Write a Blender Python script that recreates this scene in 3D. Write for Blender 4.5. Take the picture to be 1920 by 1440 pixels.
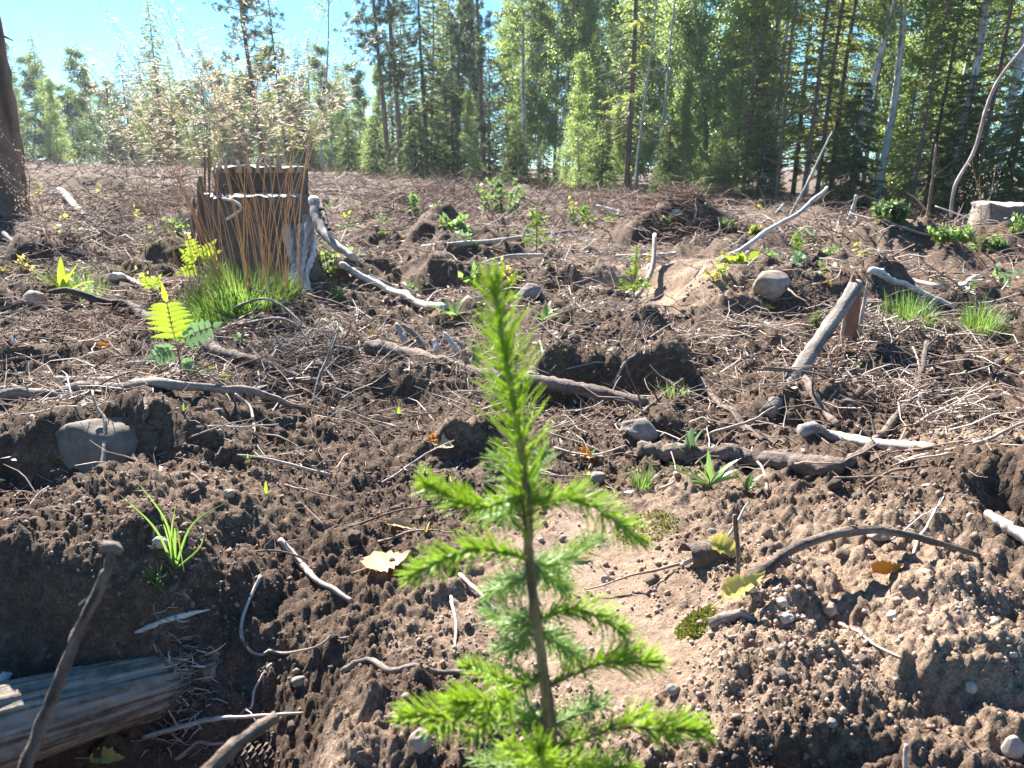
import bpy, math, random
import numpy as np
from mathutils import Vector

# ------------------------------------------------------------------ scene, camera, sky, sun
for o in list(bpy.data.objects):
    bpy.data.objects.remove(o)
scene = bpy.context.scene
COL = scene.collection
R = math.radians
rng = np.random.default_rng(7)
random.seed(7)

CAM_Z = 0.62
PITCH = R(15.8)
FPX = 1450.0                      # focal length in photo pixels (1920 wide)
cam_d = bpy.data.cameras.new('camera')
cam = bpy.data.objects.new('camera', cam_d)
COL.objects.link(cam)
cam.location = (0, 0, CAM_Z)
cam.rotation_euler = (R(90) - PITCH, 0, 0)
cam_d.sensor_width = 36.0
cam_d.lens = 36.0 * FPX / 1920.0
cam_d.clip_start = 0.02
cam_d.clip_end = 2000.0
cam_d.dof.use_dof = True
cam_d.dof.focus_distance = 1.55
cam_d.dof.aperture_fstop = 12.0
scene.camera = cam

SUN_EL, SUN_AZ = R(41), R(-27)     # azimuth from +Y, positive to the right
world = bpy.data.worlds.new('World')
scene.world = world
world.use_nodes = True
wn = world.node_tree
wn.nodes.clear()
w_out = wn.nodes.new('ShaderNodeOutputWorld')
w_bg = wn.nodes.new('ShaderNodeBackground')
w_sky = wn.nodes.new('ShaderNodeTexSky')
w_sky.sky_type = 'NISHITA'
w_sky.sun_disc = False
w_sky.sun_elevation = SUN_EL
w_sky.sun_rotation = SUN_AZ
w_sky.air_density = 1.0
w_sky.dust_density = 0.0
w_sky.ozone_density = 4.0
w_bg.inputs['Strength'].default_value = 0.042
w_mul = wn.nodes.new('ShaderNodeMix'); w_mul.data_type = 'RGBA'; w_mul.blend_type = 'MULTIPLY'
w_mul.inputs[0].default_value = 1.0
w_mul.inputs[7].default_value = (0.58, 1.0, 1.2, 1)      # clear, cyan-blue late-summer sky
wn.links.new(w_sky.outputs[0], w_mul.inputs[6])
wn.links.new(w_mul.outputs[2], w_bg.inputs[0])
wn.links.new(w_bg.outputs[0], w_out.inputs[0])

sun_d = bpy.data.lights.new('sun', 'SUN')
sun_d.energy = 5.0
sun_d.angle = R(0.53)
sun_d.color = (1.0, 0.95, 0.87)
sun = bpy.data.objects.new('sun', sun_d)
COL.objects.link(sun)
sdir = Vector((math.sin(SUN_AZ) * math.cos(SUN_EL), math.cos(SUN_AZ) * math.cos(SUN_EL), math.sin(SUN_EL)))
sun.rotation_euler = sdir.to_track_quat('Z', 'Y').to_euler()
sun.location = (-10, 30, 40)

scene.render.engine = 'CYCLES'
cy = scene.cycles
cy.max_bounces = 6; cy.diffuse_bounces = 3; cy.glossy_bounces = 2; cy.transmission_bounces = 4; cy.volume_bounces = 0; cy.transparent_max_bounces = 4
vs = scene.view_settings
vs.view_transform = 'Standard'
vs.look = 'None'
vs.exposure = 2.2
vs.gamma = 1.0
vs.use_curve_mapping = False

# ------------------------------------------------------------------ materials
def nodes_of(name):
    m = bpy.data.materials.new(name)
    m.use_nodes = True
    nt = m.node_tree
    nt.nodes.clear()
    return m, nt, nt.nodes.new, nt.links.new

def ramp(new, stops):
    r = new('ShaderNodeValToRGB')
    e = r.color_ramp.elements
    while len(e) < len(stops):
        e.new(0.5)
    for i, (p, c) in enumerate(stops):
        e[i].position = p
        e[i].color = (c[0], c[1], c[2], 1)
    return r

def wood(name, c_dark, c_light, scale=40.0, stretch=0.12, bump=0.4, rough=0.85, patch=None, bdist=0.004):
    """bark / weathered wood: grain noise in object space, with patches"""
    m, nt, new, link = nodes_of(name)
    out = new('ShaderNodeOutputMaterial'); bs = new('ShaderNodeBsdfPrincipled')
    tc = new('ShaderNodeTexCoord')
    n1 = new('ShaderNodeTexNoise'); n1.inputs['Scale'].default_value = scale
    n1.inputs['Detail'].default_value = 7; n1.inputs['Roughness'].default_value = 0.65
    link(tc.outputs['Object'], n1.inputs['Vector'])
    n2 = new('ShaderNodeTexNoise'); n2.inputs['Scale'].default_value = scale * stretch
    n2.inputs['Detail'].default_value = 4
    link(tc.outputs['Object'], n2.inputs['Vector'])
    mx = new('ShaderNodeMath'); mx.operation = 'ADD'
    link(n1.outputs['Fac'], mx.inputs[0]); link(n2.outputs['Fac'], mx.inputs[1])
    mul = new('ShaderNodeMath'); mul.operation = 'MULTIPLY'; mul.inputs[1].default_value = 0.5
    link(mx.outputs[0], mul.inputs[0])
    at = new('ShaderNodeAttribute'); at.attribute_name = 'v'
    sv = new('ShaderNodeMath'); sv.operation = 'MULTIPLY_ADD'; sv.inputs[1].default_value = 0.34
    sm = new('ShaderNodeMath'); sm.operation = 'SUBTRACT'; sm.inputs[1].default_value = 0.5
    link(at.outputs['Fac'], sm.inputs[0]); link(sm.outputs[0], sv.inputs[0]); link(mul.outputs[0], sv.inputs[2])
    mul = sv
    stops = [(0.33, c_dark), (0.66, c_light)]
    if patch:
        stops = [(0.3, c_dark), (0.56, c_light), (0.7, patch)]
    r = ramp(new, stops)
    link(mul.outputs[0], r.inputs[0])
    link(r.outputs[0], bs.inputs['Base Color'])
    bs.inputs['Roughness'].default_value = rough
    bp = new('ShaderNodeBump'); bp.inputs['Strength'].default_value = bump; bp.inputs['Distance'].default_value = bdist
    link(n1.outputs['Fac'], bp.inputs['Height']); link(bp.outputs[0], bs.inputs['Normal'])
    link(bs.outputs[0], out.inputs[0])
    return m

def leafmat(name, c1, c2, trans=(0.3, 0.5, 0.05), tfac=0.5, rough=0.4, spec=0.5, scale=30.0):
    """leaf: noise-varied diffuse + real translucency, random per face element via attribute 'v'"""
    m, nt, new, link = nodes_of(name)
    out = new('ShaderNodeOutputMaterial'); bs = new('ShaderNodeBsdfPrincipled')
    at = new('ShaderNodeAttribute'); at.attribute_name = 'v'
    tc = new('ShaderNodeTexCoord'); nz = new('ShaderNodeTexNoise'); nz.inputs['Scale'].default_value = scale
    nz.inputs['Detail'].default_value = 3
    link(tc.outputs['Object'], nz.inputs['Vector'])
    av = new('ShaderNodeMath'); av.operation = 'MULTIPLY_ADD'; av.inputs[1].default_value = 0.6; 
    link(at.outputs['Fac'], av.inputs[0])
    s2 = new('ShaderNodeMath'); s2.operation = 'MULTIPLY'; s2.inputs[1].default_value = 0.4
    link(nz.outputs['Fac'], s2.inputs[0]); link(s2.outputs[0], av.inputs[2])
    r = ramp(new, [(0.1, c1), (0.85, c2)])
    link(av.outputs[0], r.inputs[0]); link(r.outputs[0], bs.inputs['Base Color'])
    bs.inputs['Roughness'].default_value = rough
    bs.inputs['Specular IOR Level'].default_value = spec
    tr = new('ShaderNodeBsdfTranslucent')
    mt = new('ShaderNodeMix'); mt.data_type = 'RGBA'; mt.inputs[0].default_value = 0.75
    link(r.outputs[0], mt.inputs[6]); mt.inputs[7].default_value = (*trans, 1)
    link(mt.outputs[2], tr.inputs['Color'])
    ms = new('ShaderNodeMixShader'); ms.inputs[0].default_value = tfac
    link(bs.outputs[0], ms.inputs[1]); link(tr.outputs[0], ms.inputs[2]); link(ms.outputs[0], out.inputs[0])
    return m

def vmat(name, stops, rough=0.9, noise=60.0, bump=0.5, mixn=0.35, bdist=0.003):
    """debris: colour picked per piece from attribute 'v' plus noise"""
    m, nt, new, link = nodes_of(name)
    out = new('ShaderNodeOutputMaterial'); bs = new('ShaderNodeBsdfPrincipled')
    at = new('ShaderNodeAttribute'); at.attribute_name = 'v'
    tc = new('ShaderNodeTexCoord'); nz = new('ShaderNodeTexNoise'); nz.inputs['Scale'].default_value = noise
    nz.inputs['Detail'].default_value = 5
    link(tc.outputs['Object'], nz.inputs['Vector'])
    a = new('ShaderNodeMath'); a.operation = 'SUBTRACT'; a.inputs[1].default_value = 0.5
    link(nz.outputs['Fac'], a.inputs[0])
    b = new('ShaderNodeMath'); b.operation = 'MULTIPLY_ADD'; b.inputs[1].default_value = mixn * 2
    link(a.outputs[0], b.inputs[0]); link(at.outputs['Fac'], b.inputs[2])
    r = ramp(new, stops)
    link(b.outputs[0], r.inputs[0]); link(r.outputs[0], bs.inputs['Base Color'])
    bs.inputs['Roughness'].default_value = rough
    bp = new('ShaderNodeBump'); bp.inputs['Strength'].default_value = bump; bp.inputs['Distance'].default_value = bdist
    link(nz.outputs['Fac'], bp.inputs['Height']); link(bp.outputs[0], bs.inputs['Normal'])
    link(bs.outputs[0], out.inputs[0])
    return m

def soil_material():
    m, nt, new, link = nodes_of('soil')
    out = new('ShaderNodeOutputMaterial'); bs = new('ShaderNodeBsdfPrincipled')
    at = new('ShaderNodeAttribute'); at.attribute_name = 'sand'
    geo = new('ShaderNodeNewGeometry')
    def noise(s, d=6, ro=0.6):
        n = new('ShaderNodeTexNoise'); n.inputs['Scale'].default_value = s
        n.inputs['Detail'].default_value = d; n.inputs['Roughness'].default_value = ro
        link(geo.outputs['Position'], n.inputs['Vector']); return n
    na, nb, nc = noise(9, 8, 0.7), noise(70, 6, 0.7), noise(330, 4, 0.7)
    humus = ramp(new, [(0.3, (0.040, 0.027, 0.019)), (0.5, (0.115, 0.076, 0.053)), (0.7, (0.26, 0.185, 0.135))])
    sand = ramp(new, [(0.3, (0.17, 0.115, 0.076)), (0.5, (0.30, 0.212, 0.150)), (0.72, (0.46, 0.35, 0.26))])
    mixn = new('ShaderNodeMath'); mixn.operation = 'MULTIPLY_ADD'; mixn.inputs[1].default_value = 0.5
    link(na.outputs['Fac'], mixn.inputs[0])
    h = new('ShaderNodeMath'); h.operation = 'MULTIPLY'; h.inputs[1].default_value = 0.5
    link(nb.outputs['Fac'], h.inputs[0]); link(h.outputs[0], mixn.inputs[2])
    link(mixn.outputs[0], humus.inputs[0]); link(mixn.outputs[0], sand.inputs[0])
    # soil type edge broken up by noise
    e = new('ShaderNodeMath'); e.operation = 'MULTIPLY_ADD'; e.inputs[1].default_value = 1.1
    link(nb.outputs['Fac'], e.inputs[0]); link(at.outputs['Fac'], e.inputs[2])
    e2 = new('ShaderNodeMapRange'); e2.inputs[1].default_value = 0.75; e2.inputs[2].default_value = 1.35
    link(e.outputs[0], e2.inputs[0])
    mx = new('ShaderNodeMix'); mx.data_type = 'RGBA'
    link(e2.outputs[0], mx.inputs[0]); link(humus.outputs[0], mx.inputs[6]); link(sand.outputs[0], mx.inputs[7])
    # grain speckle
    sp = ramp(new, [(0.36, (0.55, 0.52, 0.50)), (0.52, (1, 1, 1)), (0.7, (1.45, 1.4, 1.35))])
    link(nc.outputs['Fac'], sp.inputs[0])
    mm = new('ShaderNodeMix'); mm.data_type = 'RGBA'; mm.blend_type = 'MULTIPLY'; mm.inputs[0].default_value = 0.85
    link(mx.outputs[2], mm.inputs[6]); link(sp.outputs[0], mm.inputs[7])
    link(mm.outputs[2], bs.inputs['Base Color'])
    bs.inputs['Roughness'].default_value = 0.95
    bs.inputs['Specular IOR Level'].default_value = 0.25
    b1 = new('ShaderNodeBump'); b1.inputs['Strength'].default_value = 0.9; b1.inputs['Distance'].default_value = 0.011
    link(nb.outputs['Fac'], b1.inputs['Height'])
    b2 = new('ShaderNodeBump'); b2.inputs['Strength'].default_value = 0.8; b2.inputs['Distance'].default_value = 0.004
    link(nc.outputs['Fac'], b2.inputs['Height']); link(b1.outputs[0], b2.inputs['Normal'])
    link(b2.outputs[0], bs.inputs['Normal'])
    link(bs.outputs[0], out.inputs[0])
    return m

M = {}
M['soil'] = soil_material()
M['bark_brown'] = wood('bark_brown', (0.05, 0.034, 0.025), (0.23, 0.165, 0.13), 130, bump=1.0, bdist=0.006)
M['bark_dark'] = wood('bark_dark', (0.018, 0.013, 0.010), (0.085, 0.06, 0.048), 120, bump=0.7)
M['bark_grey'] = wood('bark_grey', (0.085, 0.07, 0.06), (0.30, 0.25, 0.21), 110, bump=1.0, bdist=0.006)
M['weathered'] = wood('weathered_wood', (0.16, 0.135, 0.115), (0.50, 0.46, 0.42), 130, bump=0.4)
M['white_wood'] = wood('barkless_white_wood', (0.28, 0.25, 0.22), (0.68, 0.64, 0.59), 110, bump=0.3)
M['old_log'] = wood('rotten_log_wood', (0.09, 0.07, 0.05), (0.33, 0.28, 0.22), 70, bump=0.9)
M['red_wood'] = wood('broken_red_wood', (0.15, 0.055, 0.03), (0.42, 0.2, 0.12), 50, bump=0.5)
M['root_pale'] = wood('pale_root', (0.20, 0.15, 0.12), (0.50, 0.42, 0.36), 60, bump=0.4)
M['stump_bark'] = wood('stump_bark', (0.05, 0.038, 0.030), (0.21, 0.165, 0.135), 26, bump=0.9, bdist=0.012)
M['cut_wood'] = wood('sawn_wood', (0.24, 0.19, 0.15), (0.52, 0.45, 0.38), 34, bump=0.3)
M['tree_bark'] = wood('conifer_bark', (0.035, 0.027, 0.022), (0.15, 0.11, 0.085), 9, bump=0.8, bdist=0.02)
M['pine_bark'] = wood('pine_bark', (0.07, 0.048, 0.037), (0.28, 0.175, 0.12), 7, bump=0.8, bdist=0.02)
M['birch_bark'] = wood('birch_bark', (0.09, 0.08, 0.07), (0.60, 0.58, 0.54), 6, stretch=0.5, bump=0.3, patch=(0.74, 0.72, 0.68))
M['aspen_bark'] = wood('aspen_bark', (0.14, 0.14, 0.12), (0.42, 0.42, 0.37), 6, bump=0.3)
M['pole_bark'] = wood('pole_bark', (0.06, 0.04, 0.03), (0.22, 0.15, 0.11), 12, bump=0.5)
M['stone_grey'] = wood('granite', (0.10, 0.085, 0.072), (0.29, 0.25, 0.215), 70, bump=0.35, bdist=0.003)
M['stone_tan'] = wood('tan_stone', (0.17, 0.125, 0.09), (0.40, 0.32, 0.255), 60, bump=0.3, bdist=0.003)
M['stone_brown'] = wood('shade_darkened_stone', (0.075, 0.056, 0.042), (0.22, 0.17, 0.13), 70, bump=0.5, bdist=0.004)  # boulder brown, darkened to put the bank's shade into the colour
M['pebble_pale'] = wood('pale_pebble', (0.22, 0.185, 0.155), (0.44, 0.39, 0.34), 90, bump=0.2, bdist=0.001)
M['seed_needle'] = leafmat('seedling_needles', (0.17, 0.30, 0.04), (0.40, 0.54, 0.08), (0.72, 0.90, 0.08), 0.5, 0.42, 0.45, 60)
M['seed_needle_old'] = leafmat('older_seedling_needles', (0.19, 0.31, 0.09), (0.36, 0.48, 0.18), (0.55, 0.74, 0.17), 0.45, 0.4, 0.5, 60)
M['seed_stem'] = wood('seedling_bark', (0.07, 0.05, 0.025), (0.27, 0.20, 0.095), 260, bump=0.4, bdist=0.001)
M['shoot_green'] = leafmat('green_shoot', (0.13, 0.24, 0.03), (0.26, 0.40, 0.05), (0.4, 0.6, 0.06), 0.3)
M['spruce_olive'] = leafmat('spruce_needles_olive', (0.095, 0.115, 0.035), (0.20, 0.225, 0.07), (0.46, 0.52, 0.10), 0.5, 0.5, 0.4, 1.2)
M['spruce_mid'] = leafmat('young_spruce_needles', (0.055, 0.08, 0.03), (0.13, 0.16, 0.055), (0.24, 0.32, 0.08), 0.42, 0.5, 0.4, 1.2)
M['spruce_dark'] = leafmat('spruce_needles_dark', (0.022, 0.042, 0.020), (0.06, 0.095, 0.035), (0.11, 0.18, 0.05), 0.4, 0.5, 0.4, 1.2)
M['pine_needle'] = leafmat('pine_needles', (0.026, 0.05, 0.028), (0.07, 0.105, 0.05), (0.13, 0.2, 0.07), 0.4, 0.45, 0.5, 1.5)
M['birch_leaf'] = leafmat('birch_leaves', (0.10, 0.15, 0.065), (0.21, 0.26, 0.12), (0.44, 0.58, 0.14), 0.52, 0.34, 0.6, 1.0)
M['aspen_leaf'] = leafmat('aspen_leaves', (0.11, 0.16, 0.09), (0.22, 0.28, 0.16), (0.42, 0.58, 0.18), 0.52, 0.3, 0.65, 1.0)
M['far_leaf'] = leafmat('far_leaves', (0.045, 0.08, 0.035), (0.105, 0.15, 0.06), (0.22, 0.34, 0.09), 0.45, 0.4, 0.5, 1.0)
M['bush_leaf'] = leafmat('bush_leaves', (0.06, 0.12, 0.045), (0.15, 0.22, 0.085), (0.26, 0.40, 0.11), 0.42, 0.35, 0.5, 9)
M['grass'] = leafmat('grass_blades', (0.06, 0.13, 0.03), (0.17, 0.26, 0.06), (0.28, 0.46, 0.08), 0.45, 0.4, 0.5, 20)
M['grass_dry'] = leafmat('dry_grass_stems', (0.32, 0.20, 0.10), (0.58, 0.40, 0.22), (0.58, 0.36, 0.16), 0.3, 0.6, 0.3, 20)
M['panicle'] = leafmat('grass_seed_heads', (0.36, 0.29, 0.20), (0.66, 0.57, 0.44), (0.70, 0.60, 0.43), 0.42, 0.6, 0.3, 20)
M['leaf_bright'] = leafmat('bright_backlit_leaf', (0.16, 0.30, 0.02), (0.30, 0.42, 0.03), (0.46, 0.56, 0.05), 0.5, 0.4, 0.5, 40)
M['leaf_green'] = leafmat('green_leaf', (0.08, 0.16, 0.05), (0.18, 0.28, 0.085), (0.34, 0.52, 0.12), 0.45, 0.35, 0.5, 40)
M['leaf_bluish'] = leafmat('dull_bluish_leaf', (0.09, 0.17, 0.085), (0.19, 0.29, 0.15), (0.25, 0.42, 0.15), 0.4, 0.35, 0.6, 40)
M['leaf_tan'] = leafmat('dry_tan_leaf', (0.45, 0.28, 0.13), (0.68, 0.48, 0.26), (0.70, 0.45, 0.18), 0.35, 0.6, 0.3, 60)
M['leaf_yellow'] = leafmat('yellow_leaf', (0.55, 0.36, 0.05), (0.75, 0.55, 0.10), (0.85, 0.60, 0.06), 0.45, 0.5, 0.4, 60)
M['leaf_orange'] = leafmat('orange_leaf', (0.45, 0.13, 0.02), (0.72, 0.32, 0.03), (0.85, 0.32, 0.02), 0.45, 0.5, 0.4, 60)
M['leaf_lime'] = leafmat('yellow_green_leaf', (0.46, 0.40, 0.09), (0.66, 0.58, 0.20), (0.72, 0.62, 0.12), 0.4, 0.45, 0.4, 60)
M['moss'] = leafmat('moss', (0.07, 0.085, 0.015), (0.19, 0.20, 0.045), (0.25, 0.27, 0.04), 0.3, 0.8, 0.2, 60)
M['crumb'] = vmat('soil_crumbs', [(0.0, (0.04, 0.028, 0.020)), (0.4, (0.15, 0.10, 0.072)), (0.8, (0.30, 0.215, 0.16)), (1.0, (0.46, 0.36, 0.29))], noise=150)
M['clod'] = vmat('soil_clods', [(0.0, (0.035, 0.024, 0.017)), (0.4, (0.13, 0.088, 0.062)), (1.0, (0.46, 0.35, 0.27))], noise=60, bump=1.0, bdist=0.006)
M['twig'] = vmat('dry_twigs', [(0.0, (0.045, 0.03, 0.022)), (0.4, (0.17, 0.11, 0.08)), (0.7, (0.34, 0.26, 0.205)), (1.0, (0.60, 0.54, 0.48))], noise=40, mixn=0.15)
M['red_litter'] = vmat('reddish_needle_litter', [(0.0, (0.05, 0.03, 0.022)), (0.5, (0.19, 0.115, 0.083)), (1.0, (0.42, 0.31, 0.25))], noise=30, mixn=0.15)
M['chip'] = vmat('bark_and_wood_chips', [(0.0, (0.05, 0.033, 0.024)), (0.4, (0.20, 0.135, 0.10)), (0.65, (0.42, 0.33, 0.27)), (1.0, (0.70, 0.63, 0.55))], noise=50, mixn=0.2)
M['cone'] = wood('cone_scales', (0.04, 0.028, 0.02), (0.17, 0.12, 0.09), 120, bump=0.3, bdist=0.001)

# ------------------------------------------------------------------ helpers
def nrm(a):
    a = np.asarray(a, float)
    return a / np.maximum(np.linalg.norm(a, axis=-1, keepdims=True), 1e-9)

class MB:
    """collects vertices and faces (tris and quads); build() links them as ONE mesh object"""
    def __init__(self):
        self.V = []; self.T = []; self.Q = []; self.A = []; self.n = 0
    def add(self, V, F, v=0.5):
        V = np.asarray(V, float).reshape(-1, 3); F = np.asarray(F, np.int64)
        (self.T if F.shape[1] == 3 else self.Q).append(F + self.n)
        self.V.append(V)
        self.A.append(np.broadcast_to(np.asarray(v, float), (len(V),)).copy())
        self.n += len(V)
        return self
    def tube(self, P, rad, sides=6, v=0.5, jit=0.0, cap=True):
        P = np.asarray(P, float); n = len(P)
        rad = np.broadcast_to(np.asarray(rad, float), (n,))
        t = nrm(np.gradient(P, axis=0))
        ref = np.array([0, 0, 1.0]) if abs(t[0][2]) < 0.9 else np.array([1.0, 0, 0])
        u = nrm(np.cross(t, ref)); w = np.cross(t, u)
        a = np.linspace(0, 2 * np.pi, sides, endpoint=False)
        rr = rad[:, None] * (1 + jit * (rng.random((n, sides)) - 0.5) * 2)
        if sides >= 8:            # fissures running along the wood
            sd = rng.random() * 50
            J, I = np.meshgrid(np.arange(sides) * 1.7 + sd, np.arange(n) * 0.13 + sd)
            stk = perlin(J, I, 90)
            rr = rr * (1 + 0.09 * stk)
            v = np.clip(v + 0.9 * stk, 0, 1).ravel()
        V = P[:, None, :] + rr[..., None] * (np.cos(a)[None, :, None] * u[:, None, :] + np.sin(a)[None, :, None] * w[:, None, :])
        V = V.reshape(-1, 3)
        i = np.arange(n - 1)[:, None] * sides; j = np.arange(sides)[None, :]; j2 = (j + 1) % sides
        F = np.stack([i + j, i + j2, i + sides + j2, i + sides + j], -1).reshape(-1, 4)
        base = self.n
        self.add(V, F, v)
        if cap:
            for ring, p in ((0, P[0] - t[0] * rad[0] * 0.1), (n - 1, P[-1] + t[-1] * rad[-1] * 0.1)):
                o = self.n
                self.add([p], np.zeros((0, 3), int), 0.5)
                k = base + ring * sides + np.arange(sides); k2 = base + ring * sides + (np.arange(sides) + 1) % sides
                f = np.stack([np.full(sides, o), k, k2], -1) if ring else np.stack([np.full(sides, o), k2, k], -1)
                self.T.append(f)
        return self
    def cards(self, B, D, L, Wd, v, fold=0.0, mid=0.45, side=None):
        """diamond leaves: base B, direction D, length L, width Wd (vectorised)"""
        N = len(B); D = nrm(D)
        S = nrm(np.cross(D, rng.normal(size=(N, 3)))) if side is None else side
        L = np.broadcast_to(L, (N,))[:, None]; Wd = np.broadcast_to(Wd, (N,))[:, None]
        Nn = np.cross(D, S)
        m = B + D * L * mid
        V = np.stack([B, m + S * Wd / 2 + Nn * fold * Wd, B + D * L, m - S * Wd / 2 + Nn * fold * Wd], 1)
        F = np.arange(N * 4).reshape(N, 4)
        self.add(V.reshape(-1, 3), F, np.repeat(np.broadcast_to(v, (N,)), 4))
        return self
    def spikes(self, B, D, L, Wd, v, bend=0.0):
        """needles / blades with 2 sections and a slight bend: 5 verts each, as quad + tri"""
        N = len(B); D = nrm(D)
        L = np.broadcast_to(L, (N,))[:, None]; Wd = np.broadcast_to(Wd, (N,))[:, None]
        S = nrm(np.cross(D, rng.normal(size=(N, 3)))); Nn = np.cross(D, S)
        bd = np.broadcast_to(bend, (N,))[:, None] if np.ndim(bend) < 2 else bend
        m = B + D * L * 0.55 + Nn * L * 0.08
        tip = B + D * L
        if np.ndim(bend) == 2:
            m = m + bend * 0.3; tip = tip + bend
        V = np.stack([B - S * Wd / 2, B + S * Wd / 2, m + S * Wd / 2, m - S * Wd / 2, tip], 1)
        k = np.arange(N)[:, None] * 5
        o = self.n
        self.V.append(V.reshape(-1, 3)); self.A.append(np.repeat(np.broadcast_to(v, (N,)), 5)); self.n += N * 5
        self.Q.append(o + k + np.array([[0, 1, 2, 3]])); self.T.append(o + k + np.array([[3, 2, 4]]))
        return self
    def twigs(self, B, D, L, rad, v, bend=0.25, segs=3, droop=None):
        """many thin bent 3-sided twigs"""
        N = len(B); D = nrm(D)
        S = nrm(np.cross(D, rng.normal(size=(N, 3)))); Wv = np.cross(D, S)
        L = np.broadcast_to(L, (N,)); rad = np.broadcast_to(rad, (N,))
        bd = rng.normal(size=(N,)) * bend
        rings = []
        for k in range(segs + 1):
            t = k / segs
            c = B + D * (L * t)[:, None] + S * (bd * L * 4 * t * (1 - t) * 0.5)[:, None] + Wv * (L * bend * 0.25 * rng.normal(size=N) * (t > 0) * (t < 1))[:, None]
            r = rad * (1 - 0.65 * t)
            for a in (0, 2.094, 4.189):
                rings.append(c + (S * math.cos(a) + Wv * math.sin(a)) * r[:, None])
        V = np.stack(rings, 1)
        q = []
        for k in range(segs):
            for a in range(3):
                b = (a + 1) % 3
                q.append([k * 3 + a, k * 3 + b, k * 3 + 3 + b, k * 3 + 3 + a])
        q = np.array(q)
        F = (np.arange(N)[:, None, None] * (3 * segs + 3) + q[None]).reshape(-1, 4)
        self.add(V.reshape(-1, 3), F, np.repeat(np.broadcast_to(v, (N,)), 3 * segs + 3))
        return self
    def mesh(self, name, mat, smooth=True):
        V = np.concatenate(self.V)
        T = np.concatenate(self.T) if self.T else np.zeros((0, 3), int)
        Q = np.concatenate(self.Q) if self.Q else np.zeros((0, 4), int)
        me = bpy.data.meshes.new(name)
        me.vertices.add(len(V)); me.vertices.foreach_set('co', V.astype(np.float32).ravel())
        nl = T.size + Q.size
        me.loops.add(nl); me.loops.foreach_set('vertex_index', np.concatenate([T.ravel(), Q.ravel()]).astype(np.int32))
        npoly = len(T) + len(Q)
        me.polygons.add(npoly)
        st = np.concatenate([np.arange(len(T)) * 3, T.size + np.arange(len(Q)) * 4]).astype(np.int32)
        me.polygons.foreach_set('loop_start', st)
        me.polygons.foreach_set('use_smooth', np.full(npoly, smooth))
        me.update(calc_edges=True)
        at = me.attributes.new('v', 'FLOAT', 'POINT')
        at.data.foreach_set('value', np.concatenate(self.A).astype(np.float32))
        me.materials.append(mat)
        return me
    def build(self, name, mat, parent=None, smooth=True, origin=None):
        if origin is not None:
            o_ = np.array(origin, float)
            self.V = [x - o_ for x in self.V]
        ob = bpy.data.objects.new(name, self.mesh(name, mat, smooth))
        COL.objects.link(ob)
        if origin is not None:
            ob.location = origin
        if parent is not None:
            ob.parent = parent
        return ob

def tag(o, label=None, cat=None, group=None, kind=None):
    if label: o['label'] = label
    if cat: o['category'] = cat
    if group: o['group'] = group
    if kind: o['kind'] = kind
    return o

def empty(name, loc, rz=0.0, sc=1.0):
    o = bpy.data.objects.new(name, None)
    COL.objects.link(o)
    o.empty_display_size = 0.1
    o.location = loc; o.rotation_euler = (0, 0, rz); o.scale = (sc, sc, sc)
    return o

def copy_tree(o, parent=None):
    c = o.copy(); COL.objects.link(c)
    if parent is not None: c.parent = parent
    for ch in list(o.children):
        copy_tree(ch, c)
    return c

# --- noise
_perm = np.random.default_rng(3).permutation(512).astype(np.int64)
_gr = nrm(np.random.default_rng(4).normal(size=(512, 2)))
def perlin(x, y, s=0):
    ca, sa = math.cos(0.6 + s * 1.37), math.sin(0.6 + s * 1.37)
    x, y = ca * x - sa * y + 13.7 * s + 0.31, sa * x + ca * y + 5.3 * s + 0.57
    xi = np.floor(x).astype(np.int64); yi = np.floor(y).astype(np.int64)
    xf = x - xi; yf = y - yi
    u = xf * xf * xf * (xf * (xf * 6 - 15) + 10); w = yf * yf * yf * (yf * (yf * 6 - 15) + 10)
    def g(a, b):
        h = _perm[(_perm[(_perm[(xi + a) & 511] + yi + b) & 511] + s * 37) & 511]
        gr = _gr[h]
        return gr[..., 0] * (xf - a) + gr[..., 1] * (yf - b)
    n00, n10, n01, n11 = g(0, 0), g(1, 0), g(0, 1), g(1, 1)
    return ((n00 * (1 - u) + n10 * u) * (1 - w) + (n01 * (1 - u) + n11 * u) * w) * 1.5

def sstep(a, b, x):
    t = np.clip((x - a) / (b - a), 0, 1)
    return t * t * (3 - 2 * t)

# --- the camera's rays, to read places on the ground from the photograph
CP, SP = math.cos(PITCH), math.sin(PITCH)
def ray(px, py):
    a = (px - 960) / FPX; b = -(py - 720) / FPX
    return np.array([a, CP + b * SP, -SP + b * CP])
def flat(px, py):
    d = ray(px, py); t = CAM_Z / -d[2]
    return d[0] * t, d[1] * t

# ------------------------------------------------------------------ terrain
# steep banks facing the camera: (px, py of the foot, half width px, height m, length of the back slope m)
LIPS = []
def lip(px, py, hw, h, L, w=0.035):
    cx, cy = flat(px, py); k = math.hypot(cy, CAM_Z) / FPX
    LIPS.append((cx, cy, hw * k, h, L, w))
lip(110, 1165, 250, 0.17, 0.5)
lip(190, 885, 260, 0.13, 0.9, 0.04)
lip(865, 858, 85, 0.085, 0.5, 0.02)
lip(1150, 730, 165, 0.25, 0.9, 0.045)
lip(790, 745, 130, 0.07, 0.5, 0.04)
lip(1530, 788, 140, 0.11, 0.8, 0.05)
lip(1440, 612, 150, 0.075, 0.6, 0.06)
lip(1275, 480, 105, 0.42, 0.9, 0.13)
lip(1690, 700, 160, 0.06, 0.7, 0.06)
lip(1260, 835, 80, 0.05, 0.35, 0.03)
lip(1450, 1310, 120, 0.035, 0.25, 0.02)
lip(1560, 1435, 200, 0.05, 0.3, 0.02)
lip(1840, 1330, 110, 0.06, 0.3, 0.025)
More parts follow.
